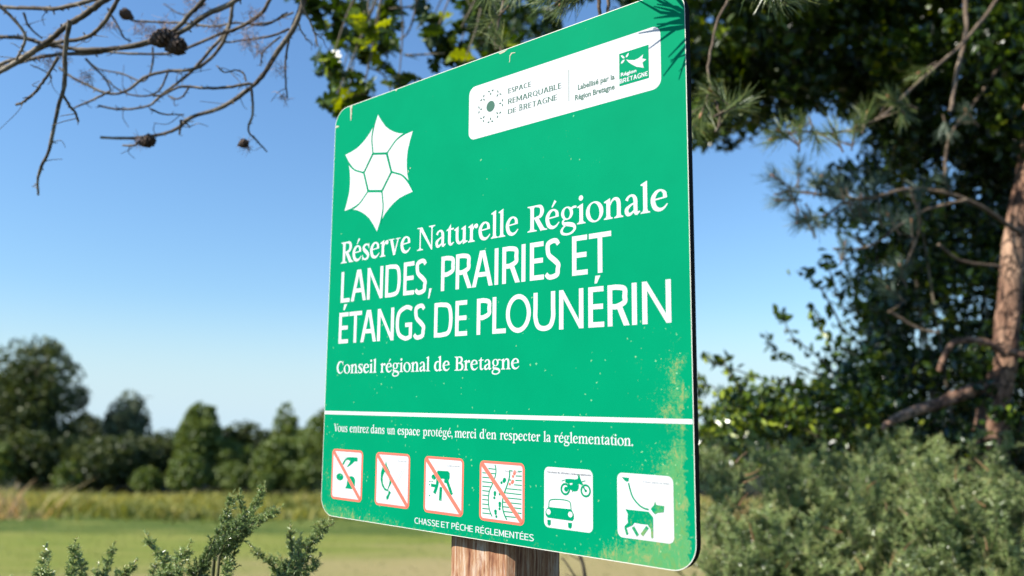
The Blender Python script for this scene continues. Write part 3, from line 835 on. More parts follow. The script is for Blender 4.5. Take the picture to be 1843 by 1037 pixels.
SER['B'] = (35, [stem(10, 2, 39, 7.4), foot(10, 9.5, 0, 1, 7.4), foot(10, 9.5, 41, -1, 7.4), ['S', [(12, 39.6, 2.6), (19, 39.6, 3.2), (26, 37.4, 5.6), (28.2, 31.4, 7.2), (25, 24.6, 5.4), (18, 22.3, 2.8), (12, 22.3, 2.4)]], ['S', [(12, 21.8, 2.4), (20, 21.6, 2.8), (28, 18.6, 5.8), (31, 11.6, 7.6), (28, 4, 5.8), (19, 1.3, 2.8), (12, 1.3, 2.6)]]])
SER['N'] = (47.5, [stem(8.6, 2, 40, 3.0), stem(39.3, 1, 39, 3.0), ['P', [(5, 41), (13.4, 41), (40.8, 1.0), (40.8, -1.6), (38.4, -1.6), (6.4, 38.5)]], foot(8.6, 8, 0, 1, 3), foot(39.3, 8.2, 41, -1, 3), ['P', [(.3, 41), (8, 41), (8, 38.6), (.3, 39.5)]]])
SER['C'] = (35, [['S', [(30.6, 32, 2.0), (27.6, 37.2, 3.0), (20.5, 40, 3.4), (11, 36, 6.6), (5, 21, 8.2), (9.4, 7, 7.2), (18.5, 1.4, 4.2), (26.5, 3.8, 2.8), (32.4, 10, 1.6)]], ['P', [(30, 41.6), (31.9, 41.6), (31.9, 28.5), (30.2, 28.5)]]])
SER['V'] = (40, [['L', [(9.5, 39.5, 7.6), (20.6, 0, 6.8)]], ['L', [(20.6, 1, 3.6), (31.6, 39.6, 3.0)]], ['P', [(0, 41), (17.5, 41), (17.5, 39.2), (0, 39.2)]], ['P', [(24.5, 41), (39.5, 41), (39.5, 39.2), (24.5, 39.2)]]])


def serif_word(pr, word, x0, x1, y, capmm, mi=0, track=0.3):
    adv = [SER[c][0] + track for c in word]
    nat = sum(adv) - track
    # pairs that tuck together
    kern = sum(4 for a, b in zip(word, word[1:]) if a == 'R' or a == 'V')
    nat -= kern
    sy = capmm / 41.0
    sx = (x1 - x0) / nat
    x = x0
    for i, c in enumerate(word):
        pr.glyph(SER[c][1], x, y, sx, sy, mi)
        x += adv[i] * sx
        if c in 'RV' : x -= 4 * sx


def cap_word(pr, word, x0, x1, y, capmm, widths, s=.15, gap=.07, mi=0, h=None):
    ws = [widths.get(c, .55) for c in word]
    nat = sum(ws) + gap * (len(word) - 1)
    sx = (x1 - x0) / nat
    x = x0
    for c, w_ in zip(word, ws):
        pr.glyph(cap(c, w_, s, h), x, y, sx, capmm, mi)
        x += (w_ + gap) * sx


def builtin_text(txt, x0, x1, y, capmm, z, bold=0.0):
    """one line in Blender's own sans face, returned as mesh data in board metres"""
    cu = bpy.data.curves.new("line", 'FONT')
    cu.body = txt; cu.size = 1.0; cu.offset = bold; cu.resolution_u = 3
    ob = bpy.data.objects.new("line", cu)
    COL.objects.link(ob)
    dg = bpy.context.evaluated_depsgraph_get()
    dg.update()
    me = ob.evaluated_get(dg).to_mesh()
    V = np.array([v.co[:] for v in me.vertices])
    F = [tuple(p.vertices) for p in me.polygons]
    ob.evaluated_get(dg).to_mesh_clear()
    bpy.data.objects.remove(ob); bpy.data.curves.remove(cu)
    V[:, 0] = (x0 + (V[:, 0] - V[:, 0].min()) / (V[:, 0].max() - V[:, 0].min()) * (x1 - x0)) / 1000
    V[:, 1] = (y + V[:, 1] / .729 * capmm) / 1000
    V[:, 2] = z / 1000
    return V, F


def add_text(pr, *a, mi=0, **k):
    V, F = builtin_text(*a, pr.z() * 1000, **k)
    # faces may have different lengths
    from collections import defaultdict
    by = defaultdict(list)
    for f in F: by[len(f)].append(f)
    first = True
    for kk, fs in by.items():
        pr.mb.add(V, fs, .5, mi)


# ---- board: black core, white printed skin, green field
def build_board():
    out = rrect(0, 0, 800, 800, 36, 10)
    n = len(out)
    mb = MB()
    # front skin sits level with the core's face
    Vf = [(x / 1000, y / 1000, 0.0) for x, y in out]
    Vb = [(x / 1000, y / 1000, -TH) for x, y in out]
    mb.add(Vf, np.arange(n), .5, 1)
    mb.add(Vb, np.arange(n)[::-1], .5, 0)
    i = np.arange(n); j = (i + 1) % n
    mb.add(Vf + Vb, np.stack([i, i + n, j + n, j], -1), .5, 0)
    o = link("board", mb.mesh("board", [M_black, M_edge]), SIGN)
    o.matrix_local = BOARD
    tag(o, None)
    g = Print(.10)
    g.poly(rrect(1.0, 1.0, 799.1, 799.0, 35.2, 10), z=.0001)
    g.done("green_face", M_green)


build_board()

# white rule across the board
p = Print(.20); p.poly([(1.5, 189.2), (798.5, 189.2), (798.5, 195.8), (1.5, 195.8)]); p.done("dividing_line", M_white)

# star emblem: six curved petals round a hexagon
p = Print(.20)
PET = [[134.9, 761.2], [145.5, 747.2], [158.4, 732.9], [171.0, 723.6], [183.4, 716.8], [197.9, 710.8], [214.5, 707.0], [198.2, 702.2], [186.6, 696.4], [176.0, 688.8], [168.2, 681.8], [162.0, 681.0], [126.5, 687.2], [121.5, 692.6], [119.0, 702.2], [119.6, 714.0], [122.3, 728.7], [126.7, 743.3]]
EC = (138.6, 646.3)
for k in range(6):
    a = -math.pi / 3 * k
    P = [(EC[0] + (x - EC[0]) * math.cos(a) - (y - EC[1]) * math.sin(a), EC[1] + (x - EC[0]) * math.sin(a) + (y - EC[1]) * math.cos(a)) for x, y in PET]
    p.poly(P)
HX = [(124.8, 683.2), (162.2, 676.6), (176.6, 640.2), (152.2, 609.8), (114.4, 616.2), (100.2, 652.4)]
p.poly(HX)
p.done("star_emblem", M_white)
p = Print(.36)
gl = [(220, 708.2, 3.4), (207, 705.6, 3.2), (197, 702.2, 3.2), (186.8, 696.8, 3.2), (176.6, 688.6, 3.2), (165.0, 678.8, 3.2)]
hr = [(122.6, 686.4), (164.0, 679.2), (179.8, 640.0), (154.0, 606.6), (112.6, 613.2), (97.0, 652.6)]
for k in range(6):
    a = -math.pi / 3 * k
    rot = lambda x, y: (EC[0] + (x - EC[0]) * math.cos(a) - (y - EC[1]) * math.sin(a), EC[1] + (x - EC[0]) * math.sin(a) + (y - EC[1]) * math.cos(a))
    p.stroke([rot(x, y) + (w_,) for x, y, w_ in gl])
    p.stroke([hr[k], hr[(k + 1) % 6]], 3.3)
    p.disc(hr[k], 1.65)
p.done("star_emblem_joint", M_green)

# lettering
p = Print(.20)
for wd, a, b in (("Réserve", 34.5, 238.9), ("Naturelle", 255.0, 495.1), ("Régionale", 513.0, 768.2)):
    serif_word(p, wd, a, b, 481, 41.5)
p.done("lettering", M_white)

p = Print(.20)
L1 = [('L', 38.8, 66.8), ('A', 70.6, 115.8), ('N', 118.8, 164.2), ('D', 170.9, 213.5), ('E', 221.2, 250.4), ('S', 253.2, 281.8), (',', 285.5, 295.9),
      ('P', 318.8, 351.4), ('R', 354.5, 392.6), ('A', 393.0, 439.8), ('I', 443.8, 452.2), ('R', 460.6, 498.3), ('I', 501.4, 509.8), ('E', 518.8, 547.2), ('S', 550.4, 578.6), ('E', 601.6, 630.4), ('T', 632.8, 672.6)]
L2 = [('É', 36.6, 66.0), ('T', 67.8, 106.0), ('A', 103.5, 148.8), ('N', 152.0, 198.1), ('G', 203.4, 247.3), ('S', 252.3, 280.5),
      ('D', 303.6, 348.7), ('E', 355.1, 383.5), ('P', 405.2, 437.0), ('L', 440.3, 469.4), ('O', 469.3, 521.3), ('U', 526.5, 569.4),
      ('N', 576.9, 622.4), ('É', 631.2, 659.4), ('R', 665.4, 702.8), ('I', 706.7, 715.0), ('N', 723.7, 769.7)]
for ch, a, b in L1: p.glyph(cap(ch, (b - a) / 60.0, .138), a, 403.6, 60, 60)
p.done("lettering", M_white)
p = Print(.20)
for ch, a, b in L2: p.glyph(cap(ch, (b - a) / 60.0, .138), a, 324.3, 60, 59.5)
p.done("lettering", M_white)

p = Print(.20)
for wd, a, b in (("Conseil", 33.6, 153.4), ("régional", 163.4, 295.4), ("de", 305.0, 344.5), ("Bretagne", 354.9, 498.8)):
    serif_word(p, wd, a, b, 266.8, 23.2)
p.done("lettering", M_white)

p = Print(.20)
for wd, a, b in (("Vous", 32.1, 74.2), ("entrez", 80.4, 136.7), ("dans", 141.5, 181.0), ("un", 187.6, 209.2), ("espace", 215.7, 274.3), ("protégé,", 281.1, 354.0),
                 ("merci", 358.3, 408.0), ("d'en", 414.8, 451.8), ("respecter", 458.9, 540.9), ("la", 547.1, 561.3), ("réglementation.", 567.6, 706.3)):
    serif_word(p, wd, a, b, 157.3, 14.4)
p.done("lettering", M_white)

WH = dict(C=.68, H=.66, A=.68, S=.62, E=.58, T=.60, P=.62, R=.66, G=.72, L=.54, M=.78, N=.68, É=.58, Ê=.58)
p = Print(.20)
for wd, a, b in (("CHASSE", 265.4, 325.8), ("ET", 330.4, 349.3), ("PÊCHE", 354.5, 403.1), ("RÉGLEMENTÉES", 408.9, 529.0)):
    cap_word(p, wd, a, b, 10.3, 9.6, WH, .13, .10)
p.done("lettering", M_white)

# white label at the top
lab = Print(.20)
lab.poly(rrect(380, 658.5, 760, 752.5, 14, 8))
lab = lab.done("partner_label", M_label)
p = Print(.42)
c0 = (430.7, 708.3)
p.disc(c0, 9.4, n=24)
for k in range(8):
    a = math.pi / 2 - k * math.pi / 4
    for da in (0, 1, 2):
        # three short petals in a Y: two along the circle, one pointing in
        ux, uy = math.cos(a), math.sin(a); tx, ty = -uy, ux
        cx, cy = c0[0] + ux * 25.4, c0[1] + uy * 25.4
        if da == 0: A, B = (cx - ux * 1.2, cy - uy * 1.2), (cx - ux * 6, cy - uy * 6)
        else:
            sg = 1 if da == 1 else -1
            A = (cx + tx * sg * 2.0 + ux * .8, cy + ty * sg * 2.0 + uy * .8); B = (cx + tx * sg * 6.4 + ux * 2.2, cy + ty * sg * 6.4 + uy * 2.2)
        Mx, My = (A[0] + B[0]) / 2, (A[1] + B[1]) / 2
        p.stroke([(A[0], A[1], 1.0), (Mx, My, 2.5), (B[0], B[1], 1.0)], n=4)
p.done("flower_emblem", M_ink, lab)
SWD = dict(E=.55, S=.48, P=.56, A=.78, C=.70, R=.66, M=.92, Q=.80, U=.74, B=.60, L=.56, D=.76, T=.66, G=.76, N=.80)


def serif_caps(pr, word, x0, x1, y, h):
    n0 = len(word)
    cap_word(pr, word, x0, x1, y, h, SWD, .16, .13, 0, .085)
    ws = [SWD[c] for c in word]; nat = sum(ws) + .13 * (n0 - 1); sx = (x1 - x0) / nat; x = x0
    for c, w_ in zip(word, ws):
        if c in 'EPRLDBMN':
            for yy in (y, y + h - .5): pr.poly([(x - .9, yy), (x + .115 * sx + .9, yy), (x + .115 * sx + .9, yy + .5), (x - .9, yy + .5)])
        if c in 'AMN':
            pr.poly([(x + w_ * sx - .115 * sx - .9, y), (x + w_ * sx + .9, y), (x + w_ * sx + .9, y + .5), (x + w_ * sx - .115 * sx - .9, y + .5)])
        if c == 'T': pr.poly([(x + w_ * sx / 2 - 1.5, y), (x + w_ * sx / 2 + 1.5, y), (x + w_ * sx / 2 + 1.5, y + .5), (x + w_ * sx / 2 - 1.5, y + .5)])
        x += (w_ + .13) * sx


p = Print(.42)
serif_caps(p, "ESPACE", 470.2, 519.8, 721.0, 8.2)
serif_caps(p, "REMARQUABLE", 470.2, 581.7, 702.6, 8.8)
serif_caps(p, "DE", 470.0, 488.0, 685.8, 7.6)
serif_caps(p, "B", 495.0, 501.0, 685.6, 10.4)
serif_caps(p, "RETAGNE", 504.0, 572.8, 685.6, 8.8)
p.poly([(595.6, 677.7), (596.5, 677.7), (596.5, 728.7), (595.6, 728.7)])
p.done("lettering", M_ink, lab)
p = Print(.42)
add_text(p, "Labellisé par la", 613.4, 681.2, 691.4, 8.6, bold=.022)
add_text(p, "Région Bretagne", 608.1, 681.0, 676.0, 8.8, bold=.022)
p.done("lettering", M_ink, lab)
sq = Print(.42); sq.poly([(689.6, 677.8), (740.2, 677.8), (740.2, 727.9), (689.6, 727.9)])
sq = sq.done("region_emblem", M_green, lab)
PICT = {
    'p1': [["P",[[62.1,97.7],[63.9,100.7],[70.2,107.7],[77.3,111.0],[90.5,112.1],[106.8,112.0],[107.2,104.8],[98.2,104.4],[93.6,100.8],[84.2,95.5],[75.2,92.1],[79.3,97.1],[83.4,101.3],[85.6,104.8],[78.8,106.4],[72.8,104.9],[68.2,99.5],[65.9,96.4]]],["C",[[56.1,74.0]],10.6,6.6],["P",[[81.7,76.1],[92.4,77.5],[98.5,75.7],[101.8,71.5],[101.6,63.6],[100.8,55.6],[91.3,54.2],[73.2,54.3],[77.0,59.7],[78.6,67.1]]]],
    'p2': [["P",[[187.2,110.1],[189.7,102.5],[198.3,91.8],[204.4,78.3],[202.5,71.3],[196.3,63.2],[194.3,57.5],[185.5,59.2],[178.0,66.1],[174.0,76.3],[174.1,89.0],[178.1,99.0],[182.7,96.5],[185.2,103.6]]],["W",[[185.1,91.0],[194.3,83.2],[199.0,76.6],[197.1,69.5],[193.1,60.9],[186.4,63.2],[180.5,71.2],[179.6,80.9],[182.0,86.6]]],["P",[[189.1,87.1],[196.0,79.2],[194.1,72.8],[188.9,80.1]]],["P",[[181.8,82.4],[186.6,73.0],[188.6,67.5],[182.6,72.7]]],["P",[[196.4,60.5],[203.1,56.1],[200.0,53.1],[196.0,44.5],[191.7,43.1],[190.4,48.2],[195.6,54.2]]],["F",[[234.6,102.2],[216.3,77.0]],0.5],["F",[[238.8,101.1],[220.7,76.0]],0.5]],
    'p3': [["P",[[319.5,101.2],[344.7,101.8],[348.6,99.0],[348.8,91.2],[345.2,84.5],[340.5,81.6],[335.6,83.2],[336.4,88.5],[329.6,88.7],[324.9,82.5],[317.7,95.2]]],["S",[[320.8,91.4],[318.9,76.8],[312.8,63.5]],5],["S",[[304.5,76.5],[320.3,75.6]],4],["C",[[311.0,90.1]],5.7,4.4],["S",[[328.5,74.9],[327.4,52.9]],4.8],["S",[[343.2,85.0],[354.3,64.5]],4.6],["C",[[301.7,82.2]],1.5,1.2],["C",[[306.8,82.6]],1.5,1.2],["C",[[300.5,76.9]],1.5,1.2],["C",[[301.4,59.1]],1.5,1.2]],
    'p4': [["S",[[449.3,118.2],[451.5,110.8],[450.4,100.9],[443.7,86.8],[437.7,75.3],[436.2,60.3],[439.1,47.0],[444.4,38.3]],1.5],["S",[[480.1,111.3],[479.9,101.5],[476.1,90.3],[470.4,77.7],[466.3,65.2],[466.5,53.1],[470.0,43.7],[475.1,36.3]],1.8],["S",[[435.4,111.4],[450.2,111.0]],1.15],["S",[[422.3,104.1],[450.3,104.2]],1.15],["S",[[422.4,97.2],[438.3,97.0]],1.15],["S",[[422.5,90.1],[446.2,90.1]],1.15],["S",[[422.6,83.2],[441.1,83.3]],1.15],["S",[[422.8,76.4],[438.6,76.3]],1.15],["S",[[422.9,69.4],[437.0,69.4]],1.15],["S",[[423.0,62.7],[435.9,62.7]],1.15],["S",[[423.1,55.7],[436.7,55.7]],1.15],["S",[[423.3,48.8],[438.2,49.1]],1.15],["S",[[423.4,41.9],[440.9,42.0]],1.15],["S",[[480.1,110.7],[486.0,110.7]],1.15],["S",[[496.8,110.8],[505.0,110.8]],1.15],["S",[[492.7,103.5],[505.1,104.0]],1.15],["S",[[478.6,96.6],[483.6,96.7]],1.15],["S",[[492.0,96.7],[505.1,97.1]],1.15],["S",[[489.5,90.0],[505.2,90.2]],1.15],["S",[[474.6,83.1],[504.9,83.2]],1.15],["S",[[471.3,76.6],[504.5,76.3]],1.15],["S",[[468.8,69.1],[504.6,69.4]],1.15],["S",[[467.2,62.2],[504.6,62.4]],1.15],["S",[[466.5,55.3],[504.7,55.6]],1.15],["S",[[467.4,48.3],[504.8,48.6]],1.15],["S",[[472.5,41.3],[499.1,41.8]],1.15],["C",[[469.8,96.0]],3.4],["C",[[468.5,94.1]],3.0],["C",[[463.4,91.3]],2.3],["C",[[449.9,74.9]],2.9],["C",[[449.8,72.2]],2.5],["C",[[448.8,67.2]],2.3],["C",[[460.2,73.9]],2.3],["C",[[460.4,59.5]],2.9],["C",[[460.3,56.2]],2.5],["C",[[460.0,51.3]],2.3],["C",[[451.5,46.9]],2.9],["C",[[451.9,43.9]],2.5],["C",[[453.4,39.1]],2.2],["r",[[490.8,109.2]],2.8],["r",[[489.9,107.0]],2.6],["r",[[487.2,102.6]],2.2],["r",[[487.0,94.9]],2.7],["r",[[485.3,93.0]],2.4],["r",[[480.7,90.4]],2.1]],
    'p5': [["O",[[625.2,91.2]],9.2,6.4],["C",[[625.2,91.2]],2.1],["O",[[588.5,90.8]],8.8,5.8],["C",[[590.0,90.9]],3.6],["P",[[588.5,105.3],[596.6,106.1],[606.4,105.8],[610.8,106.8],[612.6,111.7],[614.3,111.8],[616.1,107.1],[619.5,101.9],[625.2,92.1],[623.8,90.7],[617.2,99.0],[613.4,100.1],[612.5,93.2],[609.9,89.6],[604.6,88.6],[597.5,90.8],[590.3,90.9],[593.9,98.8],[588.5,100.5]]],["W",[[596.6,99.6],[601.9,100.4],[601.4,98.2],[597.5,97.4]]],["S",[[581.6,101.8],[587.6,103.9]],0.8],["S",[[618.7,103.5],[624.8,105.2]],0.8],["S",[[601.6,91.1],[601.9,87.6]],1],["O",[[612.6,111.7]],1.9,0.9],["S",[[557.5,62.7],[562.1,73.6],[594.2,74.4],[599.2,63.6]],1.1],["P",[[557.1,62.7],[599.6,63.2],[602.7,58.5],[604.1,55.9],[604.1,50.5],[601.8,46.9],[555.7,47.3],[552.0,50.4],[551.6,55.9],[553.8,59.6]]],["w",[[557.5,55.8]],4.1],["w",[[597.8,55.7]],4.1],["P",[[555.2,44.4],[561.6,44.4],[561.6,38.2],[558.5,35.8],[555.4,37.5]]],["P",[[593.5,44.0],[600.6,44.0],[600.2,37.9],[597.0,35.6],[593.9,37.3]]]],
    'p6': [["P",[[687.1,114.4],[698.9,114.1],[698.0,109.6],[695.3,108.4],[691.6,110.1]]],["S",[[698.0,107.2],[700.3,99.0],[704.9,88.3],[714.2,79.4],[722.0,75.6],[729.6,74.4]],1.7],["P",[[732.7,75.6],[738.2,81.1],[739.8,86.3],[741.7,81.4],[753.7,81.1],[753.1,73.1],[743.3,71.2],[739.5,69.0],[736.5,71.2]]],["P",[[692.3,71.8],[696.8,71.5],[729.6,71.5],[736.4,64.9],[736.5,56.8],[736.2,38.5],[734.8,37.1],[733.0,38.2],[732.6,48.8],[729.3,52.3],[727.8,54.6],[718.5,54.3],[706.8,54.9],[703.6,51.0],[698.1,48.5],[694.1,46.8],[696.9,40.0],[696.0,37.6],[693.5,37.7],[690.6,46.4],[690.9,49.0],[696.5,54.1],[695.8,59.2],[696.4,65.7]]],["S",[[704.4,49.1],[712.1,38.5]],3.6],["S",[[727.7,51.5],[718.3,39.8]],3.6]],
    'breizh': [["P",[[692.8,724.9],[695.7,723.9],[699.1,720.2],[699.0,718.5],[696.2,719.2],[693.3,722.7]]],["P",[[701.3,719.6],[701.9,721.9],[705.4,724.9],[706.6,724.5],[705.9,721.3],[703.6,718.9]]],["P",[[693.0,711.9],[693.2,714.3],[696.1,716.5],[699.2,716.6],[698.8,714.3],[695.5,711.7]]],["P",[[701.9,715.9],[708.1,713.2],[716.0,711.1],[722.7,711.7],[731.4,715.4],[729.4,709.9],[736.5,706.5],[729.8,703.4],[731.9,695.1],[719.2,700.1],[711.4,705.9],[706.4,710.2]]]],
}
p = Print(.62)
for kind, P in PICT['breizh']: p.poly(P)
add_text(p, "Région", 692.4, 719.4, 692.2, 5.4, bold=.03)
# the region's name: capitals with round-backed E
x = 690.2
for ch, w_ in zip("BRETAGNE", (6.0, 6.0, 5.2, 5.6, 6.6, 6.4, 5.8, 5.2)):
    if ch == 'E' :
        G = [['S', [(.52, .88, .17), (.34, .93, .17), (.12, .82, .18), (.14, .60, .18), (.40, .53, .15)]], ['S', [(.40, .50, .15), (.10, .40, .18), (.10, .16, .18), (.32, .07, .17), (.54, .13, .17)]]]
        p.glyph(G, x, 681.6, 8.2, 6.8)
    else:
        nn = w_ - .6
        p.glyph(cap(ch, nn / 7.2, .19), x, 681.6, 7.2, 6.8)
    x += w_ + .30
p.done("lettering", M_white, lab)

# pictograms
boxes = {'p1': (30.5, 32.6, 122.2, 124.8, True, "faded pictogram of a hand dropping litter, crossed out"),
         'p2': (159.0, 32.0, 250.6, 124.6, True, "faded pictogram of a flame and match, crossed out"),
         'p3': (287.2, 31.0, 380.6, 123.8, True, "pictogram of a person bending to pick flowers, crossed out"),
         'p4': (416.6, 30.4, 510.4, 123.2, True, "pictogram of footprints leaving a path, crossed out"),
         'p5': (548.9, 33.4, 637.6, 120.9, False, "pictogram of a motorcycle above a car"),
         'p6': (679.2, 33.4, 767.9, 120.3, False, "pictogram of a dog on a lead")}
for k, (x0, y0, x1, y1, red, lb) in boxes.items():
    b = Print(.20); b.poly(rrect(x0, y0, x1, y1, 8.5, 6))
    base = b.done("pictogram", M_red if red else M_white)
    tag(base, lb)
    if red:
        q = Print(.32); q.poly(rrect(x0 + 4, y0 + 4, x1 - 4, y1 - 4, 5, 5))
        q.done("white_field", M_white, base)
    g = Print(.44); wq = Print(.58); rq = Print(.58)
    for item in PICT[k]:
        kind, P = item[0], item[1]
        if kind == 'P': g.poly(P)
        elif kind == 'S': g.stroke(P, item[2] * 1.25 + .15)
        elif kind == 'C': g.disc(P[0], item[2], 0, 20, item[3] if len(item) > 3 else None)
        elif kind == 'O': g.ring(P[0], (item[2],) * 2, (item[3],) * 2)
        elif kind == 'W': wq.poly(P)
        elif kind == 'w': wq.disc(P[0], item[2])
        elif kind == 'F': rq.stroke(P, item[2], 1)
        elif kind == 'r': rq.disc(P[0], item[2])
    g.done("symbol", M_green, base)
    if wq.k: wq.done("symbol_highlight", M_white, base)
    if red:
        d = 3.4
        rq.poly([(x0 + 2, y1 - 7), (x0 + 7, y1 - 2), (x1 - 2, y0 + 7), (x1 - 7, y0 + 2)])
        rq.done("red_bar", [M_red, M_grey_ink], base)
    cap_txt = {'p1': ("Dépôt d'ordures", x0 + 16, x0 + 44, y1 - 14.5), 'p2': ("Feu interdit", x1 - 32, x1 - 9, y1 - 14.0),
               'p3': ("Cueillette interdite", x1 - 39, x1 - 8, y1 - 14.0), 'p4': ("Rester sur le sentier", x1 - 40, x1 - 8, y1 - 14.5),
               'p5': ("Circulation de véhicules à moteurs réglementée", x0 + 6, x1 - 2.5, y1 - 8.6), 'p6': ("Chiens admis en laisse", x1 - 47, x1 - 6, y1 - 10.6)}[k]
    t_ = Print(.70)
    add_text(t_, cap_txt[0], cap_txt[1], cap_txt[2], cap_txt[3], 2.7 if k != 'p5' else 3.0)
    t_.done("caption", M_dark_ink if k == 'p5' else M_grey_ink, base)

# scratches and chips of the print
p = Print(.30)
for P in ([(46, 798), (54, 799), (53.4, 786), (52.6, 772), (50.4, 767), (48.8, 773), (48.4, 788)], [(.6, 765.5), (3, 768), (12, 765.8), (12, 763.8), (2.6, 762.8)],
          [(183, 798.6), (190, 798.6), (186, 795)], [(447, 797.9), (468, 798.2), (460, 795.2), (451, 794.6)], [(476, 790.0), (485, 788.6), (484.6, 787.4), (478.0, 788.2), (474, 785), (472.8, 774), (471.8, 774.2), (472.4, 786.0)],
          [(225, 631.2), (227, 630), (227.6, 633.6), (226.2, 635)], [(231, 636), (233, 636.4), (232.8, 639.2), (231.2, 639)], [(118, 2), (120.5, 8), (119.2, 8.6), (116.8, 2)]):
    p.poly(P)
p.done("scratch", M_scar)
p = Print(.34)
for P in ([(51.6, 793), (54.6, 793), (54.2, 785), (52.6, 784)], [(51.8, 780), (53.6, 780), (53.2, 770), (52.0, 770)], [(423, 114.5), (425.6, 116), (425, 113)], [(431, 108.2), (434.6, 110), (433.8, 107.4)], [(436, 110.6), (437.6, 111.6), (437.4, 109.8)]):
    p.poly(P)
p.done("scratch", M_scar_dark)

# rails behind the board and their bolts, then the post
mb = MB()
for yy in (0.16, 0.62):
    mb.box((0.06, yy - .02, -TH - GAP), (0.74, yy + .02, -TH - .0002))
    o = link("mounting_rail", mb.mesh("mounting_rail", M_steel), SIGN); o.matrix_local = BOARD
    mb = MB()
u0, u1 = 0.3325, 0.4560        # faces of the post along the board, at the rail's back
dp = 0.128
off = TH + GAP
pb = MB()
ch = 0.0095
prof = [(u0 + .004, off), (u1, off), (u1 + ch, off + ch * 1.0), (u1 + ch, off + dp - .006), (u1 + ch - .006, off + dp), (u0 + .004, off + dp), (u0 - .002, off + dp - .006), (u0 - .002, off + .006)]
zs = np.concatenate([np.linspace(-0.45, 1.1, 14), np.linspace(1.14, 1.50, 26), np.linspace(1.6, 2.02, 6)])
rings = []
npf = len(prof)
sub = []
for i in range(npf):
    a, b_ = np.array(prof[i]), np.array(prof[(i + 1) % npf])
    nn = 10 if i == 0 else (2 if i in (1, 4, 6, 7, 5) else 8)
    for k_ in range(nn): sub.append(a + (b_ - a) * k_ / nn)
sub = np.array(sub)
wv = rng.normal(0, 1, len(sub))
wv2 = np.cumsum(rng.normal(0, .35, len(zs)))
for iz, z_ in enumerate(zs):
    jit = rng.normal(0, .00025, (len(sub), 2)) + (wv * .0004)[:, None]
    q = sub + jit
    rings.append(np.c_[q[:, 0], q[:, 1], np.full(len(sub), z_)])
Vp = np.concatenate(rings); k_ = len(sub)
i = np.arange(len(zs) - 1)[:, None] * k_; j = np.arange(k_)[None, :]
Fp = np.stack([i + j, i + (j + 1) % k_, i + k_ + (j + 1) % k_, i + k_ + j], -1).reshape(-1, 4)
pb.add(Vp, Fp); pb.add(Vp[-k_:], np.arange(k_)); pb.add(Vp[:k_], np.arange(k_)[::-1])
o = link("post", pb.mesh("post", M_wood), SIGN)
tag(o, None)
for yy in (0.16, 0.62):
    for xx in (0.37, 0.43):
        bb = MB()
        an = np.linspace(0, 2 * math.pi, 6, endpoint=False)
        b0 = [(xx + .007 * math.cos(a), yy + .007 * math.sin(a), -TH - GAP - dp - .007) for a in an]
        b1 = [(xx + .007 * math.cos(a), yy + .007 * math.sin(a), -TH - GAP - dp) for a in an]
        ii = np.arange(6); jj = (ii + 1) % 6
        bb.add(b0 + b1, np.stack([ii, jj, jj + 6, ii + 6], -1)); bb.add(b0, np.arange(6)[::-1])
        o = link("bolt", bb.mesh("bolt", M_steel), SIGN); o.matrix_local = BOARD


# ------------------------------------------------------------------ gorse
def gorse_shoot_mesh(seed, L=0.30, spread=.045, nside=26, mats=None, bend=.10, spn=13, sl=.014, rad=1.0, stems_n=1):
    global rng
    keep = rng; rng = np.random.default_rng(seed)
    mb = MB()
    for sidx in range(stems_n):
        shoot_into(mb, sidx, L, spread, nside, bend, spn, sl, rad)
    rng = keep
    return mb.mesh("gorse_shoot", mats or [M_gorse, M_gorse_stem])


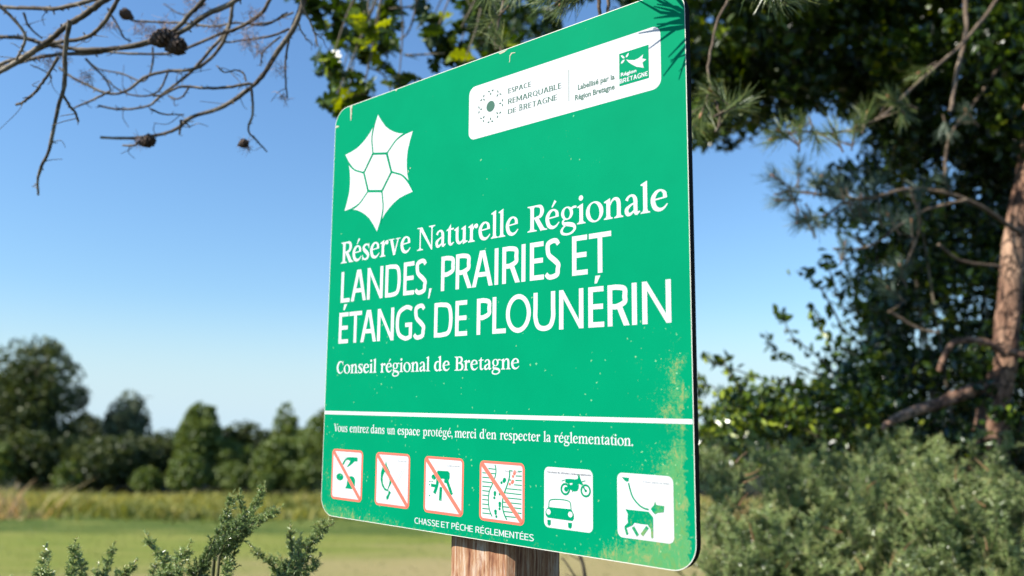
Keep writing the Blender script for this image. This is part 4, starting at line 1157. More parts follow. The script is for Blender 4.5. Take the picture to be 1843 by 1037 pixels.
def shoot_into(mb, sidx, L, spread, nside, bend, spn, sl, rad):
    fan = np.zeros(3) if sidx == 0 else np.array([math.cos(sidx * 2.1), math.sin(sidx * 2.1), -.25]) * L * .42
    P = curve([(0, 0, 0), (rng.normal(0, bend * .3), rng.normal(0, bend * .3), L * .35), (rng.normal(0, bend * .7), rng.normal(0, bend * .7), L * .7), (rng.normal(0, bend), rng.normal(0, bend), L)], 15)
    P = P + fan * (np.linspace(0, 1, len(P))[:, None] ** 1.2)
    mb.tube(P, [.0032, .0014], 5, .3, 1)
    segs = []
    for i in range(nside):
        f = (i + rng.uniform(0, 1)) / nside
        p = P[min(len(P) - 1, int(f * (len(P) - 1)))]
        a = i * 2.4 + rng.uniform(-.4, .4)
        l = spread * (1.05 - .55 * f) * rng.uniform(.55, 1.2)
        e = p + np.array([math.cos(a) * l * .8, math.sin(a) * l * .8, l * rng.uniform(.5, 1.0)])
        segs.append((p, e))
    segs.append((P[-3], P[-1] + [0, 0, .02]))
    for si, (p, e) in enumerate(segs):
        age = .22 + .50 * si / len(segs)
        mb.tube(np.array([p, (p + e) / 2 + rng.normal(0, .002, 3), e]), [.0012, .0005], 3, .35, 1, cap=False)
        n = spn
        f = rng.uniform(.12, 1, n)
        B = p + (e - p) * f[:, None]
        ax = (e - p) / np.linalg.norm(e - p)
        D = rng.normal(0, 1, (n, 3)); D = D / np.linalg.norm(D, axis=1)[:, None] * .85 + ax * .75
        D /= np.linalg.norm(D, axis=1)[:, None]
        ln = sl * rng.uniform(.5, 1.25, n) * (1.1 - .35 * f)
        W = np.cross(D, rng.normal(0, 1, (n, 3))); W /= np.linalg.norm(W, axis=1)[:, None] + 1e-9
        X_ = np.cross(D, W)
        r_ = .0011 * rad
        V = np.stack([B + W * r_, B - W * r_ * .5 + X_ * r_ * .87, B - W * r_ * .5 - X_ * r_ * .87, B + D * ln[:, None]], 1)
        b = np.arange(n)[:, None] * 4
        F = np.concatenate([b + np.array([[0, 1, 3]]), b + np.array([[1, 2, 3]]), b + np.array([[2, 0, 3]])])
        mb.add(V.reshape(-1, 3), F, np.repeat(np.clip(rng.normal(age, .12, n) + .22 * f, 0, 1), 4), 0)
        # a short cross spine on some
        n2 = n // 2
        B2 = (B + D * ln[:, None] * .45)[:n2]; D2 = rng.normal(0, 1, (n2, 3)) + D[:n2] * .6; D2 /= np.linalg.norm(D2, axis=1)[:, None]
        W2 = W[:n2]; X2 = np.cross(D2, W2)
        V = np.stack([B2 + W2 * r_ * .8, B2 - W2 * r_ * .8 + X2 * r_ * .3, B2 + D2 * (ln[:n2] * .5)[:, None]], 1)
        b = np.arange(n2)[:, None] * 3
        mb.add(V.reshape(-1, 3), b + np.array([[0, 1, 2]]), np.repeat(np.clip(rng.normal(age + .1, .15, n2), 0, 1), 3), 0)


def place(name, me, root, p, d, scale=1.0, roll=0.0):
    """part with its own placement under the thing; p is in the thing's frame, +Z of the mesh points along d"""
    o = bpy.data.objects.new(name, me)
    COL.objects.link(o)
    o.parent = root
    q = Vector(d).to_track_quat('Z', 'Y')
    o.rotation_mode = 'QUATERNION'
    from mathutils import Quaternion
    o.rotation_quaternion = q @ Quaternion((0, 0, 1), roll)
    o.location = Vector(p)
    o.scale = (scale,) * 3
    return o


fine_shoots = [gorse_shoot_mesh(100 + i, .24, .034, 50, None, .030, 30, .014, 1.5) for i in range(5)]

# left bush: shoots rising into the foot of the picture; base on the ground below
bx, by = -0.62, 1.75
GL = empty("gorse_bush", (bx, by, float(ground_z(bx, by))))
tag(GL, "low spiny gorse bush in the left foreground, pale shoots standing before the meadow", "bush", "gorse bushes")
root_l = np.array([bx, by, float(ground_z(bx, by))])
tips = [(58, 1003, 1.55, -.35), (128, 988, 1.50, .1), (150, 996, 1.6, .25), (92, 1022, 1.45, -.1), (203, 990, 1.62, 0), (240, 1012, 1.55, .2), (176, 1030, 1.7, -.2),
        (281, 974, 1.60, -.15), (303, 982, 1.56, .1), (333, 1003, 1.62, .1), (262, 1020, 1.66, -.1), (318, 1030, 1.5, .1),
        (412, 948, 1.56, .42), (440, 912, 1.55, .55), (470, 880, 1.54, .45), (450, 898, 1.57, .1), (490, 918, 1.53, 1.1), (394, 975, 1.58, .35), (478, 900, 1.55, .7), (376, 1000, 1.60, -.1), (360, 1018, 1.55, -.15),
        (405, 1010, 1.5, .1),
        (527, 958, 1.60, -.05), (552, 930, 1.58, .22), (540, 975, 1.55, .1), (478, 985, 1.62, -.45), (562, 1010, 1.6, .3), (520, 1015, 1.62, -.1), (470, 1035, 1.6, -.4), (20, 1052, 1.6, -.3), (350, 1060, 1.4, 0), (450, 1062, 1.5, 0), (230, 1065, 1.5, .1)]
stems = MB()
for i, (px, py, d, tl) in enumerate(tips):
    tip = at(px, py, d) - root_l
    dr = np.array([tl + .12, rng.normal(0, .12), 1.0]); dr /= np.linalg.norm(dr)
    s_ = rng.uniform(.62, .85)
    if 12 <= i <= 19: s_ = .58
    Ls = .235 * s_
    pb_ = tip - dr * Ls
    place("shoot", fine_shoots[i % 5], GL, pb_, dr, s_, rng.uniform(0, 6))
    stems.tube(curve([pb_, pb_ * [.75, .75, .72], pb_ * [.35, .35, .35], (0, 0, -.05)], 8), [.003, .006, .009], 5)
# lower shoots that fill the body of the bush beneath the picture
for i in range(70):
    a = rng.uniform(0, 6.28); r_ = rng.uniform(.1, .55); h = rng.uniform(.35, 1.02)
    q = np.array([math.cos(a) * r_ * 1.2, math.sin(a) * r_ * .8, h])
    dr = np.array([math.cos(a) * .7, math.sin(a) * .7, 1.0]); dr /= np.linalg.norm(dr)
    place("shoot", fine_shoots[i % 5], GL, q, dr, rng.uniform(.8, 1.2), rng.uniform(0, 6))
    if i % 2 == 0: stems.tube(curve([q, q * [.7, .7, .6], (0, 0, -.05)], 6), [.003, .008], 5)
link("stem", stems.mesh("stem", M_gorse_stem, True), GL)

# right bush: a broad mound in the lower right, 2.6 to 4 m away
coarse = [gorse_shoot_mesh(200 + i, .36, .060, 36, None, .06, 18, .022, 1.45, 4) for i in range(6)]
bc = at(1640, 1090, 3.3)
GR = empty("gorse_bush", (bc[0], bc[1], float(ground_z(bc[0], bc[1]))))
tag(GR, "broad grey green gorse bush filling the lower right corner beside the pine", "bush", "gorse bushes")
gr0 = np.array([bc[0], bc[1], float(ground_z(bc[0], bc[1]))])
stems = MB()
outline = [(1262, 905), (1290, 870), (1330, 845), (1400, 805), (1480, 815), (1560, 785), (1640, 755), (1690, 790), (1730, 800), (1780, 770), (1843, 775), (1950, 780)]
ox_, oy_ = np.array(outline).T


def top_y(px): return np.interp(px, ox_, oy_)


cnt = 0
rest = MB()


def place_tip(px, py, d, k, sc_, tilt=None):
    global cnt
    tip = at(px, py, d) - gr0
    side = (px - 1600) / 500
    dr = np.array([side * .55 + rng.normal(0, .22), -0.25 + rng.normal(0, .25), 1.0]) if tilt is None else np.array(tilt)
    dr /= np.linalg.norm(dr)
    b_ = tip - dr * .36 * sc_
    place("shoot", coarse[k % 6], GR, b_, dr, sc_, rng.uniform(0, 6))
    stems.tube(curve([b_, b_ * [.8, .8, .75], b_ * [.3, .3, .3], (0, 0, -.05)], 7), [.004, .010], 4, cap=False)
    cnt += 1


for k in range(235):
    px = rng.uniform(1262, 1960)
    ty = top_y(px)
    f = rng.uniform(0, 1) ** 0.9
    py = ty + f * (1120 - ty)
    d = 3.75 - f * 0.95 + rng.normal(0, .24)
    if px < 1350 and rng.random() < .88: continue
    if rng.random() < .7 and math.sin(px * .031 + 1) * math.sin(py * .045) > .25: continue
    place_tip(px, py, d, k, rng.uniform(.6, 1.4))
for px, py, d, tl in [(1256, 935, 3.1, (-.5, -.1, 1)), (1278, 958, 3.0, (-.6, -.1, 1)), (1262, 862, 3.5, (-.3, 0, 1)), (1296, 1000, 3.0, (-.6, 0, 1)), (1270, 1010, 2.9, (-.8, 0, .8)), (1262, 800, 3.7, (-.3, 0, 1)), (1300, 790, 3.8, (-.2, 0, 1)), (1420, 800, 3.6, (-.2, -.2, 1)), (1388, 790, 3.6, (0, -.2, 1))]:
    place_tip(px, py, d, cnt, .85, tl)
link("stem", stems.mesh("stem", M_gorse_stem, True), GR)
mb = MB()
for k in range(18):                                             # a few dry orange-brown spines and dead twigs in it
    q = at(rng.uniform(1320, 1830), rng.uniform(830, 1030), rng.uniform(2.7, 3.0)) - gr0
    dr = rng.normal(0, 1, 3); dr[2] = abs(dr[2]) + .3; dr /= np.linalg.norm(dr)
    mb = MB()
    mb.tube(np.array([(0, 0, 0), dr * .03 + rng.normal(0, .004, 3), dr * .06]), [.003, .001], 5, rng.uniform(0, 1))
    link("dry_twig", mb.mesh("dry_twig", M_gorse_brown), GR, q)

# ------------------------------------------------------------------ scots pine: trunk at the right, dead boughs over the left
def pts(L, d, dz=0.0, k=1.0):
    """photo positions with a distance that changes along the branch"""
    n = len(L)
    return np.array([at(x * k, y * k, d + dz * i / max(1, n - 1)) for i, (x, y) in enumerate(L)])


tb_px = [(1700, 1300, 4.0), (1742, 1000, 4.0), (1757, 860, 4.0), (1785, 760, 4.0), (1806, 660, 4.0), (1808, 600, 4.0), (1822, 500, 4.0), (1836, 400, 4.0), (1848, 300, 4.02), (1856, 150, 4.05), (1850, 0, 4.1), (1835, -160, 4.1), (1800, -380, 4.1)]
pb0 = at(1735, 1100, 4.0); PR = np.array([pb0[0], pb0[1], float(ground_z(pb0[0], pb0[1]))])
PINE = empty("pine_tree", PR)
tag(PINE, "pine with reddish trunk at the right and bare grey boughs hanging over the left", "tree")
C_ = curve([PR + [-.05, 0, -.15]] + [at(*q) for q in tb_px[1:]], 90)
C_ = C_ + np.stack([.018 * np.sin(np.linspace(0, 19, len(C_))), .015 * np.cos(np.linspace(0, 15, len(C_))), 0 * C_[:, 0]], -1)
mb = MB(); mb.tube(C_ - PR, [.090, .070, .060, .055, .052, .050, .050, .046, .038], 22, .5, 0, True, .045)
link("trunk", mb.mesh("trunk", M_pine_bark, True), PINE)
mb = MB()
limb = curve([at(1802, 690, 4.0), at(1740, 706, 3.95), at(1690, 726, 3.88), at(1640, 742, 3.82), at(1606, 757, 3.78)], 24)
mb.tube(limb - PR, [.040, .030, .026, .024, .019], 14, .5, 0, True, .05)
stub = curve([at(1616, 752, 3.79), at(1598, 762, 3.77), at(1588, 772, 3.76)], 6)
mb.tube(stub - PR, [.020, .012], 8, .5, 0)
link("limb", mb.mesh("limb", M_pine_bark, True), PINE)
mb = MB()
for L, d, r0, r1 in (([(1812, 640), (1780, 618), (1745, 612), (1715, 618), (1700, 640), (1690, 668)], 3.9, .018, .012), ([(1843, 640), (1815, 632), (1790, 620)], 3.9, .020, .016),
                     ([(1830, 560), (1822, 600), (1812, 640)], 3.88, .012, .010), ([(1760, 860), (1748, 840), (1750, 810), (1760, 790)], 3.9, .022, .016), ([(1790, 860), (1800, 800), (1812, 760)], 4.1, .020, .012)):
    mb = MB(); mb.tube(curve(pts(L, d), 16) - PR, [r0, r1], 8, .5, 0, True, .05)
    link("branch", mb.mesh("branch", M_pine_bark, True), PINE)

# high limb that leaves the trunk above the picture and carries the dead boughs to the left
top = at(1800, -380, 4.1)
hub = at(760, -420, 2.75)
hl = curve([at(1812, -300, 4.1), at(1500, -420, 3.7), at(1100, -450, 3.1), hub, at(420, -380, 2.5), at(120, -300, 2.4)], 40)
mb = MB(); mb.tube(hl - PR, [.040, .034, .028, .018], 10, .5, 0, True, .05)
link("limb", mb.mesh("limb", M_pine_bark, True), PINE)

K = 1 / 2.729
boughs = [  # crop coordinates of the photo's upper left, widths in the same units, distance
    ([(1700, -420), (1600, -200), (1500, -40), (1440, 120), (1350, 250), (1270, 370), (1200, 440), (1080, 520), (920, 580), (840, 640), (750, 668), (620, 685), (478, 682)], 28, 13, 2.10, 1),
    ([(1500, -500), (1260, -120), (1140, 0), (1000, 70), (880, 150), (780, 200), (600, 240), (420, 250), (300, 240), (190, 215), (100, 190), (0, 185), (-160, 190)], 26, 17, 2.05, 1),
    ([(1000, -600), (640, -120), (500, 0), (420, 60), (330, 120), (260, 170), (180, 230), (100, 290), (0, 350), (-120, 420)], 30, 22, 1.95, 1),
    ([(900, -400), (620, -90), (450, 0), (300, 38), (200, 42), (100, 35), (0, 25), (-120, 10)], 22, 16, 2.0, 1),
    ([(900, -500), (640, -160), (580, 0), (530, 90), (480, 150), (420, 190), (330, 215), (250, 235), (100, 300), (0, 335), (-90, 380)], 20, 16, 1.98, 1),
    ([(1500, -450), (1100, -130), (1000, 0), (950, 60), (870, 150), (700, 215), (560, 240), (480, 265), (330, 270), (200, 290), (60, 330), (-60, 370)], 22, 16, 2.05, 1),
    ([(1600, -400), (1400, -120), (1320, 0), (1280, 60), (1180, 130), (1080, 165), (980, 210), (900, 245), (800, 262), (640, 262), (500, 255)], 20, 10, 2.12, 1),
    ([(1500, -450), (1200, -110), (1150, 0), (1130, 120), (1080, 230), (1000, 310), (920, 335), (800, 345), (700, 375), (630, 430), (560, 455), (480, 440), (400, 400), (330, 365), (280, 325)], 17, 10, 2.2, 0),
    ([(1130, 110), (1090, 180), (1030, 250), (960, 330), (880, 400), (800, 460), (740, 515), (660, 540), (560, 545), (478, 530)], 15, 9, 2.22, 0),
    ([(345, 100), (325, 250), (318, 420), (285, 530), (245, 730), (200, 830), (185, 880), (192, 960)], 22, 10, 1.95, 1),
    ([(285, 280), (230, 380), (180, 450), (130, 500), (92, 522)], 13, 11, 1.97, 0),
    ([(312, 470), (350, 520), (380, 560), (390, 598)], 12, 9, 1.95, 0),
    ([(1225, 410), (1120, 428), (1000, 435), (900, 428), (850, 440), (800, 470), (740, 480)], 14, 8, 2.1, 0),
    ([(1233, 410), (1238, 560), (1215, 640), (1270, 710), (1310, 748)], 12, 6, 2.1, 0),
    ([(1480, 20), (1430, 160), (1405, 300), (1405, 400), (1408, 480)], 13, 6, 2.15, 0),
    ([(1210, 400), (1195, 360), (1160, 345), (1110, 355), (1075, 320)], 8, 6, 2.1, 0),
    ([(930, 430), (900, 480), (860, 492), (825, 475)], 9, 6, 2.15, 0),
    ([(540, 450), (450, 495), (380, 525), (345, 545)], 11, 6, 2.2, 0),
    ([(-40, -10), (60, 90), (120, 170), (105, 240), (75, 290)], 16, 10, 2.0, 0),
    ([(750, 230), (745, 330), (700, 400), (600, 365), (480, 340), (420, 290)], 9, 6, 2.25, 0),
    ([(830, 340), (790, 440), (740, 470), (640, 465), (570, 430), (540, 390)], 9, 6, 2.25, 0),
    ([(590, 55), (650, 100), (760, 110), (900, 115), (1050, 130), (1180, 110), (1320, 120), (1420, 60)], 11, 8, 2.2, 0),
    ([(530, 40), (575, 120), (610, 190), (645, 210)], 10, 6, 2.2, 0),
    ([(1480, 0), (1500, 60), (1535, 130), (1560, 225)], 11, 7, 2.1, 0),
    ([(1535, 150), (1570, 180), (1600, 195)], 6, 4, 2.1, 0),
    ([(115, 60), (140, 130), (210, 190)], 10, 7, 2.15, 0),
    ([(890, 590), (885, 660)], 10, 8, 2.1, 0), ([(900, 590), (932, 628)], 7, 5, 2.1, 0),
    ([(740, 535), (800, 560), (910, 565)], 9, 6, 2.12, 0), ([(700, 690), (660, 718), (610, 720)], 10, 9, 2.1, 0),
    ([(1380, 180), (1300, 250), (1285, 320)], 9, 5, 2.15, 0), ([(1420, 140), (1330, 180), (1200, 200), (1100, 210)], 12, 7, 2.2, 0),
    ([(1440, 60), (1360, 100), (1260, 120), (1190, 150)], 9, 6, 2.25, 0), ([(1470, 120), (1510, 205)], 8, 5, 2.1, 0),
    ([(520, 0), (470, 40), (420, 30)], 8, 6, 2.2, 0), ([(1010, 20), (900, 70), (800, 20)], 7, 5, 2.4, 0), ([(420, 290), (500, 370), (545, 445)], 10, 7, 2.25, 0),
    ([(150, 320), (220, 350), (250, 380), (230, 415)], 5, 3, 2.1, 0),
]
fine = MB()
for bi, (L, w0, w1, d, main) in enumerate(boughs):
    P = curve(pts(L, d, .12 if main else .03, K), max(14, 5 * len(L)))
    if main and L[0][1] < -100:
        P = np.vstack([curve([hl[int(8 + bi * 4)] if bi < 7 else P[0], (hl[int(8 + bi * 4)] + P[0]) / 2 + [0, 0, .05], P[0]], 6)[:-1], P]) if bi < 8 else P
    n = len(P)
    P = P + np.cumsum(rng.normal(0, .0007, (n, 3)), axis=0) * 0.8
    k = K / F_PX * d / 2 * 1.12
    mb = MB(); mb.tube(P - PR, [w0 * k, (w0 + w1) / 2 * k, w1 * k], 8, .5, 0, True, .10)
    # knots and stubs along it
    for q in range(int(n / 3)):
        i_ = rng.integers(2, n - 1)
        if L[0][1] < -100 and i_ < 8: continue
        s_ = P[i_]; dr = rng.normal(0, 1, 3); dr /= np.linalg.norm(dr)
        ln = rng.uniform(.005, .016)
        mb.tube(np.array([s_, s_ + dr * ln]) - PR, [w1 * k * .6, w1 * k * .35], 5, .5, 0)
    link("dead_bough", mb.mesh("dead_bough", M_dead_wood, True), PINE)
    # fine grey twiglets
    for q in range(3 if main else 2):
        i_ = rng.integers(int(n * .4), n - 1); s_ = P[i_]
        dr = rng.normal(0, 1, 3); dr[2] -= .5; dr /= np.linalg.norm(dr); l = rng.uniform(.02, .07)
        e1 = s_ + dr * l * .5 + rng.normal(0, .006, 3); e2 = e1 + dr * l * .5 + rng.normal(0, .012, 3)
        fine.tube(curve([s_, e1, e2], 6) - PR, [.0012, .0007], 4, .5, 0)
tag(link("fine_twigs", fine.mesh("fine_twigs", M_dead_wood, True), PINE), kind="stuff")

# clumps of shrivelled needles caught on the dead boughs
mb = MB()
for x, y, r_, n in ((740, 165, 55, 70), (690, 130, 40, 40), (430, 370, 45, 60), (290, 190, 50, 55), (1215, 190, 60, 80), (1280, 240, 40, 50), (1060, 110, 60, 80), (230, 300, 40, 45), (690, 690, 35, 50), (1215, 715, 22, 45), (1380, 330, 40, 40), (540, 110, 40, 40), (960, 20, 70, 80), (1260, 70, 70, 60), (1390, 475, 24, 26), (310, 270, 40, 40), (820, 130, 50, 60)):
    c = at(x * K, y * K, 2.14)
    for q in range(n):
        a = c + rng.normal(0, .4, 3) * r_ * K / F_PX * 2.1
        dr = rng.normal(0, 1, 3); dr[2] -= .6; dr /= np.linalg.norm(dr)
        l = rng.uniform(.012, .035)
        mb.tube(np.array([a, a + dr * l * .5 + rng.normal(0, .002, 3), a + dr * l]) - PR, [.0007, .0003], 3, rng.uniform(0, 1), 0, False)
tag(link("old_needles", mb.mesh("old_needles", M_old_needle), PINE), None, kind="stuff")


def cone_mesh(seed, L=.045, Rm=.019):
    mb = MB()
    r0 = np.random.default_rng(seed)
    prof_ = [(0, .3), (.15, .8), (.4, 1), (.7, .75), (1, .2)]
    P = np.array([(0, 0, -L * t) for t, _ in prof_])
    mb.tube(P, [Rm * .45 * q for _, q in prof_], 8, .3)
    for i in range(52):
        t = i / 52; a = i * 2.4
        rr = Rm * np.interp(t, [q[0] for q in prof_], [q[1] for q in prof_])
        c = np.array([0, 0, -L * t]); u = np.array([math.cos(a), math.sin(a), 0]); v_ = np.array([-u[1], u[0], 0])
        s_ = Rm * .42
        A = c + u * rr * .35; B = c + u * rr * r0.uniform(.95, 1.2) + np.array([0, 0, .004])
        V = [A - v_ * s_ * .4, A + v_ * s_ * .4, B + v_ * s_, B + [0, 0, .003], B - v_ * s_, A - [0, 0, .004], B - [0, 0, .004]]
        mb.add(V, [(0, 1, 2, 3), (0, 3, 4, 4)][:1], .4); mb.add(V, [(0, 3, 4)], .4); mb.add(V, [(5, 6, 2), (5, 4, 6), (3, 2, 6), (3, 6, 4)], .4)
    return mb.mesh("pine_cone", M_cone)


cm = [cone_mesh(3), cone_mesh(4, .034, .016)]
for x, y, d, k, s_ in ((845, 180, 2.05, 0, 1.25), (900, 215, 2.05, 1, 1.35), (755, 685, 2.1, 0, .85), (598, 62, 2.2, 1, .9), (1213, 700, 2.1, 1, .7), (870, 190, 2.08, 1, 1.3)):
    c = at(x * K, y * K, d) - PR
    dr = (rng.choice([-1, 1]) * 1.0, rng.normal(0, .3), .35)
    place("pine_cone", cm[k], PINE, c, dr, s_, rng.uniform(0, 6))


def tuft_mesh(seed, L=.062, n=64, m=None, spread=1.0, r=.00075, stem=.05):
    mb = MB(); r0 = np.random.default_rng(seed)
    for i in range(n):
        f = r0.uniform(0, 1)
        b_ = np.array([0, 0, -stem * f])
        a = r0.uniform(0, 6.28); el = r0.uniform(.25, 1.15) * spread
        dr = np.array([math.cos(a) * math.sin(el), math.sin(a) * math.sin(el), math.cos(el)])
        l = L * r0.uniform(.65, 1.1)
        e = b_ + dr * l + np.array([0, 0, .10 * l]) + r0.normal(0, .06, 3) * l
        mid = (b_ + e) / 2 + r0.normal(0, .045, 3) * l
        mb.tube(np.array([b_, mid, e]), [r * .8, r, r * .4], 3, r0.uniform(0, 1), 0, False)
    mb.tube(np.array([(0, 0, -stem * 1.4), (0, 0, 0)]), [.0028, .0022], 6, .5, 1)
    mb.tube(np.array([(0, 0, -.002), (0, 0, .006), (0, 0, .013)]), [.0026, .0032, .0010], 6, .5, 2)
    return mb.mesh("needle_tuft", [m or M_needle, M_twig, M_bud])


tufts = [tuft_mesh(i, .066, 62) for i in range(4)]
tufts_far = [tuft_mesh(20 + i, .060, 60, M_needle_blue, 1.1, .0009) for i in range(3)]
twg = MB()
paths = []


def twig(L, d, r0=.0035, r1=.006, dz=.1, top=None):
    P = curve(pts(L, d, dz), 6 * len(L))
    if top is not None: P = np.vstack([P, curve([P[-1], (P[-1] + top) / 2 + [0, 0, .05], top], 8)[1:]])
    P = P + rng.normal(0, .0012, P.shape)
    paths.append(P)
    twg.tube(P - PR, [r0, r1], 6, .5, 0, True, .06)


def tuft(p, d, k, s_=1.0, far=False):
    d = np.array(d, float); d /= np.linalg.norm(d)
    place("needle_tuft", (tufts_far if far else tufts)[k % (3 if far else 4)], PINE, p - PR, d, s_, rng.uniform(0, 6))
    allp = np.concatenate(paths)
    q = p - d * .055 * s_
    near = allp[np.argmin(np.linalg.norm(allp - q, axis=1))]
    twg.tube(curve([q + d * .02, q, (q + near) / 2 + rng.normal(0, .004, 3), near], 9) - PR, [.0022, .0030], 5, .5, 0)


# twigs: behind the top of the sign, then to its right, then the far ones
twig([(1000, 10), (1030, -30), (1090, -70), (1180, -110)], 1.70, .0028, .004, .1, hl[14])
twig([(890, 80), (900, 30), (915, -20), (960, -80)], 1.95, .0028, .004, .1, hl[16])
twig([(1078, 60), (1079, 10), (1078, -50), (1090, -120)], 1.74, .0042, .0045, .0, hl[14])
twig([(1096, 56), (1095, 0), (1097, -60), (1110, -130)], 1.76, .0040, .0045, .0, hl[14])
twig([(1365, -20), (1400, -50), (1460, -90)], 1.78, .003, .004, .1, hl[9])
twig([(1300, 205), (1290, 190), (1275, 120), (1300, 20), (1350, -60)], 2.3, .003, .005, .15, hl[8])
twig([(1400, 240), (1440, 236), (1500, 240), (1560, 222), (1600, 200), (1650, 150), (1720, 90), (1780, 20), (1830, -60)], 2.7, .0035, .008, .9)
twig([(1395, 350), (1430, 345), (1480, 350), (1560, 358), (1640, 340), (1740, 360), (1838, 420)], 3.3, .0045, .010, .5)
twig([(1440, 402), (1480, 390), (1530, 362), (1600, 350)], 3.3, .004, .006, .1)
twig([(1500, 448), (1560, 445), (1620, 405), (1660, 380), (1740, 360)], 3.5, .005, .008, .2)
twig([(1620, 500), (1650, 430), (1655, 390), (1640, 345)], 3.5, .005, .007, .0)
twig([(1710, 200), (1722, 130), (1738, 60), (1742, -20), (1780, -90)], 3.3, .008, .010, .3)
twig([(1700, 330), (1708, 250), (1750, 190), (1800, 120), (1850, 60)], 3.8, .006, .009, .2)
twig([(1600, 560), (1650, 590), (1690, 600)], 3.7, .007, .007, .0)
twig([(1690, 440), (1730, 470), (1800, 480)], 3.7, .006, .008, .1)
kn = [((1035, -10), 1.70, (-.9, .1, -.25)), ((1012, 6), 1.72, (-.8, .2, -.6)), ((1030, -40), 1.68, (-.7, 0, .1)), ((985, -8), 1.68, (-.9, -.1, -.4)), ((900, 70), 1.95, (-.2, .2, .9)), ((880, 46), 1.98, (-.6, .1, -.6)), ((925, -16), 1.9, (-.5, .1, -.8)), ((880, -10), 1.95, (-.2, 0, -1)),
      ((1340, -30), 1.75, (-.8, .1, -.35)), ((1385, -12), 1.8, (-.1, .1, -1)), ((1410, 4), 1.8, (.5, 0, -.5)), ((1440, -10), 1.84, (.9, 0, .1)), ((1375, -40), 1.75, (-.5, 0, -.4))]
for i, ((px, py), d, dr) in enumerate(kn): tuft(at(px, py, d), dr, i, .95)
tp = [((1312, 198), 2.3, (.5, .1, .8)), ((1280, 165), 2.3, (-.6, 0, .5)), ((1262, 205), 2.32, (-.3, 0, -.8)), ((1330, 190), 2.28, (.8, .1, .4)), ((1402, 236), 2.7, (-.5, 0, .4)), ((1440, 232), 2.75, (.1, 0, .9)), ((1500, 236), 2.8, (-.3, 0, .8)), ((1540, 232), 2.85, (.2, 0, .8)),
      ((1560, 205), 2.9, (.3, .1, .9)), ((1600, 175), 3.0, (-.5, 0, .6)), ((1612, 182), 3.0, (-.8, 0, .3)), ((1625, 205), 3.0, (.3, 0, -.7)), ((1655, 130), 3.2, (-.5, 0, -.3)), ((1262, 235), 2.4, (.6, 0, -.5)), ((1390, 250), 2.7, (-.8, .1, -.2)), ((1470, 250), 2.75, (.2, 0, -.7))]
for i, ((px, py), d, dr) in enumerate(tp): tuft(at(px, py, d), dr, i, 1.15)
fp = [((1392, 318), 3.3, (-.6, 0, .4)), ((1420, 345), 3.3, (-.3, 0, .7)), ((1402, 360), 3.3, (-.8, 0, 0)), ((1438, 300), 3.3, (.1, 0, .9)), ((1436, 400), 3.3, (-.8, 0, -.2)), ((1450, 392), 3.3, (-.3, 0, .7)), ((1470, 402), 3.3, (.3, 0, -.6)), ((1478, 320), 3.35, (.3, 0, .7)), ((1550, 355), 3.4, (.1, 0, .8)), ((1580, 330), 3.4, (.3, 0, .8)),
      ((1620, 480), 3.5, (-.2, 0, .9)), ((1600, 520), 3.6, (-.6, 0, .5)), ((1640, 400), 3.5, (0, 0, 1)), ((1700, 320), 3.6, (-.3, 0, .8)), ((1560, 380), 3.4, (-.5, 0, .5)), ((1740, 200), 3.8, (-.4, 0, .6)), ((1705, 240), 3.8, (.1, 0, -.7)), ((1520, 440), 3.5, (.2, 0, .8)),
      ((1510, 330), 3.35, (-.2, 0, .8)), ((1530, 375), 3.4, (.1, 0, -.8)), ((1500, 350), 3.35, (-.5, 0, .3)), ((1600, 390), 3.45, (-.3, 0, .6)), ((1660, 340), 3.5, (.2, 0, .8))]
for i, ((px, py), d, dr) in enumerate(fp): tuft(at(px, py, d), dr, i, 1.3, True)
tag(link("twigs", twg.mesh("twigs", M_twig, True), PINE), kind="stuff")

# the sprig above and left of the board whose shadow falls on its top right corner
SO = np.array(SIGN.matrix_world @ Vector((0, 0, SZ0))); U_ = np.array(SIGN.matrix_world.to_3x3() @ Vector((1, 0, 0))); V_ = np.array(SIGN.matrix_world.to_3x3() @ Vector((0, 0, 1))); N_ = np.array(SIGN.matrix_world.to_3x3() @ Vector((0, -1, 0))); S_ = np.array(sun_vec[:])
for (u_, v_), ang, k, s_, dist, n_ in (((0.806, .752), 138, 0, 1.25, .18, 13), ((.812, .735), 168, 1, 1.2, .17, 11), ((0.815, .700), 205, 2, .7, .17, 4)):
    p_ = SO + U_ * u_ + V_ * v_ + S_ * dist
    dr = U_ * math.cos(R(ang)) + V_ * math.sin(R(ang)) + N_ * .15
    dr = dr / np.linalg.norm(dr)
    me = tuft_mesh(60 + k, .066, n_, None, .75, .0017, .02)
    place("needle_tuft", me, PINE, p_ - PR, dr, s_, 0)
    tt = MB(); tt.tube(curve([p_ - dr * .02, p_ - dr * .05 + [0.0, 0, .04], at(1450, -420, 1.7), hl[12]], 16) - PR, [.0022, .006], 6, .5, 0)
    link("twig", tt.mesh("twig", M_twig, True), PINE)


# ------------------------------------------------------------------ oak behind: crown along the top
OB = np.array([3.75, 5.6, float(ground_z(3.75, 5.6))])
OAK = empty("oak_tree", OB)
tag(OAK, "oak whose dark leafy crown fills the upper right and overhangs the sign", "tree")
mb = MB(); tk = curve([OB + [0, 0, -.2], OB + [.05, .0, 1.6], OB + [-.1, -.1, 3.2], OB + [-.2, -.2, 5.2], OB + [-.1, -.3, 7.2]], 30)
mb.tube(tk - OB, [.22, .17, .14, .10, .04], 16, .5, 0, True, .05)
link("trunk", mb.mesh("trunk", M_oak_bark, True), OAK)
brn = MB()


